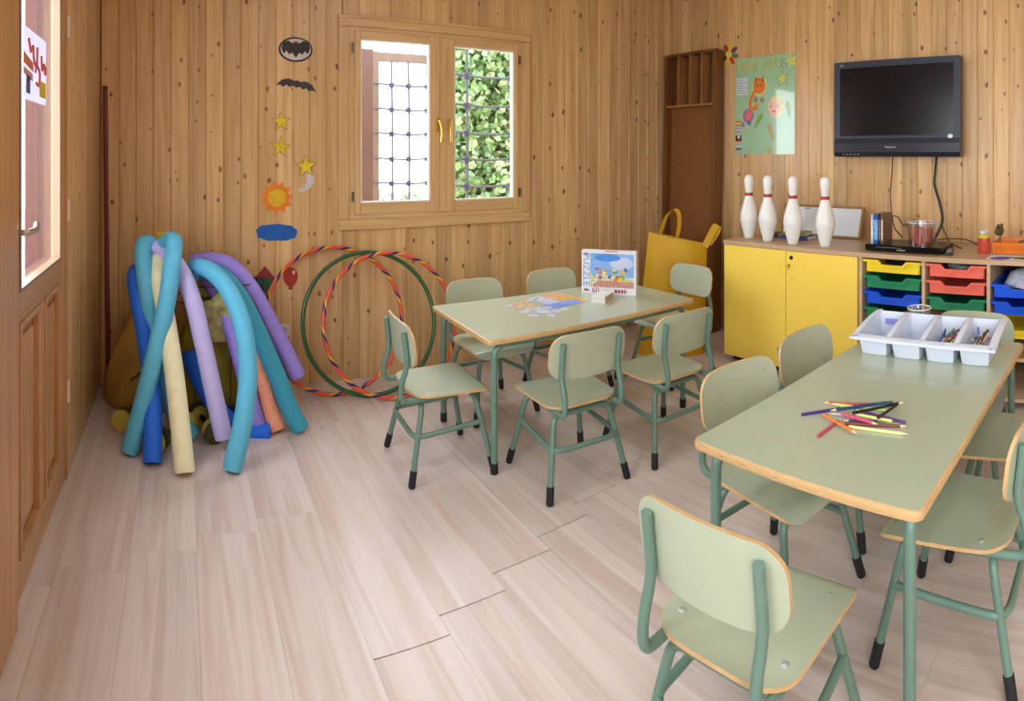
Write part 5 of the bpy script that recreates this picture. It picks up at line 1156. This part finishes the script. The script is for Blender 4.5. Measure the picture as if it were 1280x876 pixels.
def zone_mat(name, cols):
    m, nt, N, L, p = _mat(name); tc = N.new('ShaderNodeTexCoord'); oi = N.new('ShaderNodeObjectInfo'); va = N.new('ShaderNodeVectorMath'); L.new(tc.outputs['Object'], va.inputs[0]); L.new(oi.outputs['Location'], va.inputs[1])
    vo = N.new('ShaderNodeTexNoise'); vo.inputs['Scale'].default_value = 55; vo.inputs['Detail'].default_value = 2; L.new(va.outputs[0], vo.inputs['Vector'])
    r = N.new('ShaderNodeValToRGB'); e = r.color_ramp.elements; n = len(cols)
    e[0].position = 0.3; e[0].color = lin(cols[0]) + (1,); e[1].position = 0.7; e[1].color = lin(cols[-1]) + (1,)
    for i in range(1, n - 1): q = e.new(0.3 + 0.4 * i / (n - 1)); q.color = lin(cols[i]) + (1,)
    L.new(vo.outputs['Fac'], r.inputs[0]); L.new(r.outputs[0], p.inputs['Base Color']); p.inputs['Roughness'].default_value = 0.3; return m
Z_SKY = zone_mat('puzzle_sky', [(96, 142, 224), (120, 160, 232), (190, 200, 240)]); Z_PALE = zone_mat('puzzle_pale', [(170, 180, 224), (206, 208, 232), (226, 224, 234)]); Z_HOT = zone_mat('puzzle_warm', [(214, 110, 96), (226, 170, 110), (236, 206, 160), (216, 140, 130)]); Z_ORG = zone_mat('puzzle_orange', [(224, 160, 70), (236, 196, 90), (226, 140, 80)])
pc = [A(646, 374), A(702, 366), A(739, 376.5), A(690, 385)]         # corners of the assembled part
o0 = (pc[0] + pc[1] + pc[2] + pc[3]) / 4; jz = empty('jigsaw_puzzle', (o0.x, o0.y, TH)); tag(jz, 'half finished jigsaw puzzle lying flat on the table', 'jigsaw puzzle')
NU, NV = 9, 6; rnd = random.Random(11)
ex = (pc[2] - pc[1] + pc[3] - pc[0]) / 2; ey = (pc[1] - pc[0] + pc[2] - pc[3]) / 2
th = math.atan2(ex.y, ex.x); pwid, phei = ex.length, ey.length * 0.95; cw, chh = pwid / NU, phei / NV; jz.rotation_euler = (0, 0, th)
pmesh = {}
for i in range(NU):
    for j in range(NV):
        if (j == 0 and i < 6 and rnd.random() < 0.7) or (j == 1 and i < 3 and rnd.random() < 0.5): continue
        z_ = Z_SKY if (i >= 6 and j <= 4) else (Z_ORG if (i >= 4 and j >= 4) else (Z_HOT if j >= 3 else Z_PALE)); key = (z_.name, (i + j) % 2)
        if key not in pmesh:
            bm = prism(B(), piece_poly(cw - 0.0008, chh - 0.0008, 0.9, 0.9), lambda u, v, w: Vector((u, v, w)), 0.002); bmesh.ops.recalc_face_normals(bm, faces=bm.faces); me = bpy.data.meshes.new('puzzle_piece'); bm.to_mesh(me); bm.free(); me.materials.append(z_); pmesh[key] = me
        o = link(bpy.data.objects.new('puzzle_piece', pmesh[key]), jz); o.location = (-pwid / 2 + cw * (i + 0.5), -phei / 2 + chh * (j + 0.5), 0.0002)
keys = list(pmesh.values())
for (x, y, k, a) in ((637, 382.5, 1, 0.4), (643, 381, 2, 1.0), (648, 385, 3, 2.0), (652, 381.5, 2, 0.2), (655, 390, 0, 1.4), (661, 387, 1, 0.5), (667, 394.5, 1, 0.9), (663, 382, 3, 0.3), (672, 386, 0, 2.2), (679, 388, 1, 0.1), (685, 390, 0, 1.1), (689, 394, 0, 0.6), (695, 389, 1, 2.6), (701, 388, 0, 1.7), (706, 386.5, 1, 0.4), (657, 377.5, 2, 0.7), (675, 390, 1, 0.2), (683, 385, 1, 1.3)):
    q = A(x, y); o = link(bpy.data.objects.new('puzzle_piece', keys[k % len(keys)])); o.location = (q.x, q.y, TH + 0.0002); o.rotation_euler = (0, 0, a); tag(o, {'puzzle_sky': 'sky blue', 'puzzle_pale': 'pale lilac', 'puzzle_warm': 'red and cream', 'puzzle_orange': 'orange'}[o.data.materials[0].name] + ' loose puzzle piece scattered beside the half finished jigsaw', 'puzzle piece', 'loose puzzle pieces on the table')

# ------------------------------------------------------------------ white four-bin tray, cup and pencils on the near table
tr = empty('cutlery_tray', (2.065, 0.735, TH), 0.03); tag(tr, 'white plastic four bin tray holding crayons on the table', 'tray')
BWY, GAP, X0_, X1_ = 0.112, 0.018, 0.0, 0.225
def zrim(x): 
    t = (x - X0_) / (X1_ - X0_); return 0.078 + 0.034 * math.sin(min(max(t, 0), 1) * PI / 2) 
tot = 4 * BWY + 3 * GAP; ycs = [tot / 2 - BWY / 2 - k * (BWY + GAP) for k in range(4)]
TWH = M('tray_white', (216, 222, 236), 0.35, var=0.02)
NXS = 10
def bin_mesh():
    bm = B(); th = 0.0028
    for inset in (0.0, th):
        top, bot = [], []
        outline = []
        xa, xb, w_ = X0_ + inset, X1_ - inset, BWY / 2 - inset
        loop = [(xa, w_)] + [(xa, w_ - 2 * w_ * k / 6) for k in range(1, 6)] + [(xa, -w_)] + [(xa + (xb - xa) * k / NXS, -w_) for k in range(1, NXS)] + [(xb, -w_)] + [(xb, w_)] + [(xb - (xb - xa) * k / NXS, w_) for k in range(1, NXS)]
        n = len(loop); T_ = [bm.verts.new((x, y, zrim(x))) for x, y in loop]
        Bv = [bm.verts.new((X0_ + 0.02 + (x - X0_) * 0.86 - (0.006 * (1 - (y / w_) ** 2) if x == xa else 0), y * 0.86, 0.001 + inset)) for x, y in loop]
        for k in range(n): bm.faces.new((T_[k], T_[(k + 1) % n], Bv[(k + 1) % n], Bv[k]))
        bm.faces.new(Bv)
    return bm
bme = None
for k, yc in enumerate(ycs):
    if bme is None: o = obj('bin', bin_mesh(), TWH, tr); bme = o.data
    else: o = link(bpy.data.objects.new('bin', bme), tr)
    o.location = (0, yc, 0)
for k in range(3):
    ym_ = (ycs[k] + ycs[k + 1]) / 2; bm = B(); hgap = GAP / 2 + 0.001
    for dz in (0, -0.003): sheet(bm, lambda u, v: Vector((X0_ - 0.002 + (X1_ - X0_ + 0.004) * u, ym_ - hgap + 2 * hgap * v, zrim(X0_ + (X1_ - X0_) * u) + dz + 0.002 * math.sin(PI * v))), NXS, 4)
    obj('divider', bm, TWH, tr, smooth=True)
bm = B(); ro = 0.026
for s in (-1, 1):
    for dz in (0, -0.003): sheet(bm, lambda u, v: Vector((X0_ - ro + (X1_ - X0_ + 2 * ro) * u, s * (tot / 2 + ro * v - 0.001), zrim(X0_ + (X1_ - X0_) * (u * 1.16 - 0.08)) + dz - 0.006 * v * v)), NXS, 4)
for (xa, xb) in ((X0_ - ro, X0_ + 0.001), (X1_ - 0.001, X1_ + ro)):
    for dz in (0, -0.003): sheet(bm, lambda u, v: Vector((xa + (xb - xa) * u, (tot / 2) * (2 * v - 1), zrim(min(max(xa + (xb - xa) * u, X0_), X1_)) + dz - 0.006 * ((1 - u) if xa < X0_ else u) ** 2)), 4, 10)
sheet(bm, lambda u, v: Vector((X0_ - ro, (tot / 2 + ro) * (2 * v - 1), 0.072 - 0.010 * u)), 1, 10)
for s in (-1, 1): sheet(bm, lambda u, v: Vector((X0_ - ro + (X1_ - X0_ + 2 * ro) * u, s * (tot / 2 + ro - 0.001), zrim(X0_ + (X1_ - X0_) * (u * 1.16 - 0.08)) - 0.006 - 0.010 * v)), NXS, 1)
obj('rim', bm, TWH, tr, smooth=True)
obj('blue_label', box(B(), (X1_ - 0.012, ycs[0] - 0.03, 0.062), (X1_ - 0.010, ycs[0] + 0.03, 0.085)), M('label_lilac', (150, 150, 226), 0.5), tr)
q = atZ(1155, 402, TH + 0.02); cu = empty('plastic_cup', (2.345, 0.845, TH)); tag(cu, 'clear plastic cup standing behind the white tray', 'cup')
obj('wall', lathe(B(), [(0, 0.001), (0.032, 0.001), (0.049, 0.122), (0.047, 0.122), (0.0305, 0.004), (0, 0.004)], 28), CLEAR, cu, smooth=True); bm = B(); tube(bm, [(0.0485 * math.cos(k * PI / 14), 0.0485 * math.sin(k * PI / 14), 0.122) for k in range(28)], 0.0022, 6, closed=True); obj('rim', bm, M('cup_rim', (222, 226, 228), 0.3), cu, smooth=True)
# pencils
TIPW = M('sharpened_wood', (232, 204, 164), 0.6)
pen_cache = {}
def pencil(col, p, d, L, label, group, name='coloured_pencil', r=0.0042, flip=False):
    key = (col, round(L, 3))
    if key not in pen_cache:
        m_ = M('lacquer_%d_%d_%d' % col, col, 0.35)
        bm = B(); tube(bm, [(0, 0, 0), (L - 0.022, 0, 0)], r, 6); bm.normal_update(); me = [bpy.data.meshes.new('b')]; bm.to_mesh(me[0]); bm.free(); me[0].materials.append(m_)
        bm = B(); tube(bm, [(L - 0.022, 0, 0), (L - 0.006, 0, 0)], lambda t: r * 0.98 * (1 - 0.72 * t), 6, cap=False); me.append(bpy.data.meshes.new('t')); bm.to_mesh(me[1]); bm.free(); me[1].materials.append(TIPW)
        bm = B(); tube(bm, [(L - 0.006, 0, 0), (L, 0, 0)], lambda t: r * 0.27 * (1 - 0.8 * t), 6); me.append(bpy.data.meshes.new('l')); bm.to_mesh(me[2]); bm.free(); me[2].materials.append(m_); pen_cache[key] = me
    o = empty(name, p); d = Vector(d).normalized(); o.rotation_mode = 'QUATERNION'; o.rotation_quaternion = Vector((1, 0, 0)).rotation_difference(d)
    for nm, me in zip(('barrel', 'sharpened_tip', 'lead'), pen_cache[key]): link(bpy.data.objects.new(nm, me), o)
    tag(o, label, 'pencil', group); return o
ZS = 0.1406
def zp(x, y): return 980 + x * ZS, 480 + y * ZS
PEN = [((72, 44, 130), (155, 270), (560, 205), 0, 'dark purple pencil with its blunt end sticking out of the heap'), ((30, 60, 120), (910, 163), (395, 237), 1, 'navy blue pencil lying on top of the purple one'),
       ((208, 92, 60), (760, 178), (335, 162), 0, 'red orange pencil at the tray side edge of the heap'), ((206, 226, 120), (915, 232), (385, 172), 0, 'light green pencil under the navy one'),
       ((24, 84, 108), (965, 160), (545, 205), 1, 'dark teal pencil crossing below the black ones'), ((26, 24, 30), (610, 258), (1080, 156), 2, 'black pencil on top of the heap pointing to the tray'),
       ((40, 34, 40), (835, 300), (1045, 155), 2, 'brownish black pencil crossing the tips of the heap'), ((104, 60, 130), (1080, 342), (625, 222), 0, 'violet pencil running under the black ones'),
       ((236, 226, 120), (960, 328), (590, 258), 1, 'yellow pencil in the middle of the heap'), ((226, 76, 110), (515, 266), (848, 360), 1, 'pink pencil lying across the heap'),
       ((238, 122, 40), (345, 268), (658, 446), 1, 'orange pencil angled across the dark pink one'), ((196, 70, 100), (298, 466), (520, 300), 0, 'dark pink pencil with its blunt end toward the table end'),
       ((240, 236, 150), (580, 376), (1112, 446), 0, 'pale yellow pencil lying apart along the edge of the heap'), ((126, 66, 54), (540, 348), (1106, 376), 0, 'brown pencil lying between pink and pale yellow ones'),
       ((196, 186, 214), (840, 318), (392, 258), 0, 'pale lilac pencil under the pink one'), ((50, 40, 90), (830, 334), (505, 326), 0, 'indigo pencil under the pink one')]
for col, a, b, lay, lab in PEN:
    z = TH + 0.0043 + 0.0085 * lay; p = A(*zp(*a), z); e_ = A(*zp(*b), z); pencil(col, p, e_ - p, max(0.09, min(0.18, (e_ - p).length)), lab, 'loose pencils on the table')
# crayons and pencils inside the bins
rnd = random.Random(17); CNAMES = ['orange red', 'blue', 'yellow', 'magenta', 'dark brown', 'cream', 'green', 'pink', 'brown', 'navy']; COLS = [(226, 96, 60), (60, 110, 190), (224, 190, 60), (190, 60, 110), (90, 60, 40), (236, 226, 150), (70, 130, 90), (226, 130, 150), (120, 84, 60), (50, 60, 110)]
for k, cnt in ((0, 4), (1, 3), (2, 20), (3, 22)):
    for i in range(cnt):
        ci = rnd.randrange(len(COLS)); col = COLS[ci]; L = 0.09 if k > 1 else 0.06; a = rnd.uniform(-0.5, 0.5) + (PI if rnd.random() < .5 else 0); up = rnd.uniform(0.05, 0.35) if k > 1 else 0.05
        x = rnd.uniform(0.09, 0.16); yy = ycs[k] + rnd.uniform(-0.02, 0.02); z = TH + (0.026 if k > 1 else 0.012) + (0.0026 * i if k > 1 else 0.002 * i)
        wx = tr.location.x + x; wy = tr.location.y + yy; d = Vector((math.cos(a), math.sin(a) * 0.6, 0)); 
        if d.x > 0: d.z = up
        else: d.z = 0.02
        pencil(col, Vector((wx, wy, z)) - d.normalized() * L / 2 + Vector((0, 0, 0.0 if d.z < 0.03 else up * L * 0.45)), d, L, CNAMES[ci] + ' crayon stub in ' + ('the almost empty end bin', 'the second almost empty bin', 'the full bin beside the end bin', 'the full end bin')[k] + ' of the white tray', 'crayons in bin %d of the tray' % (k + 1), 'crayon')
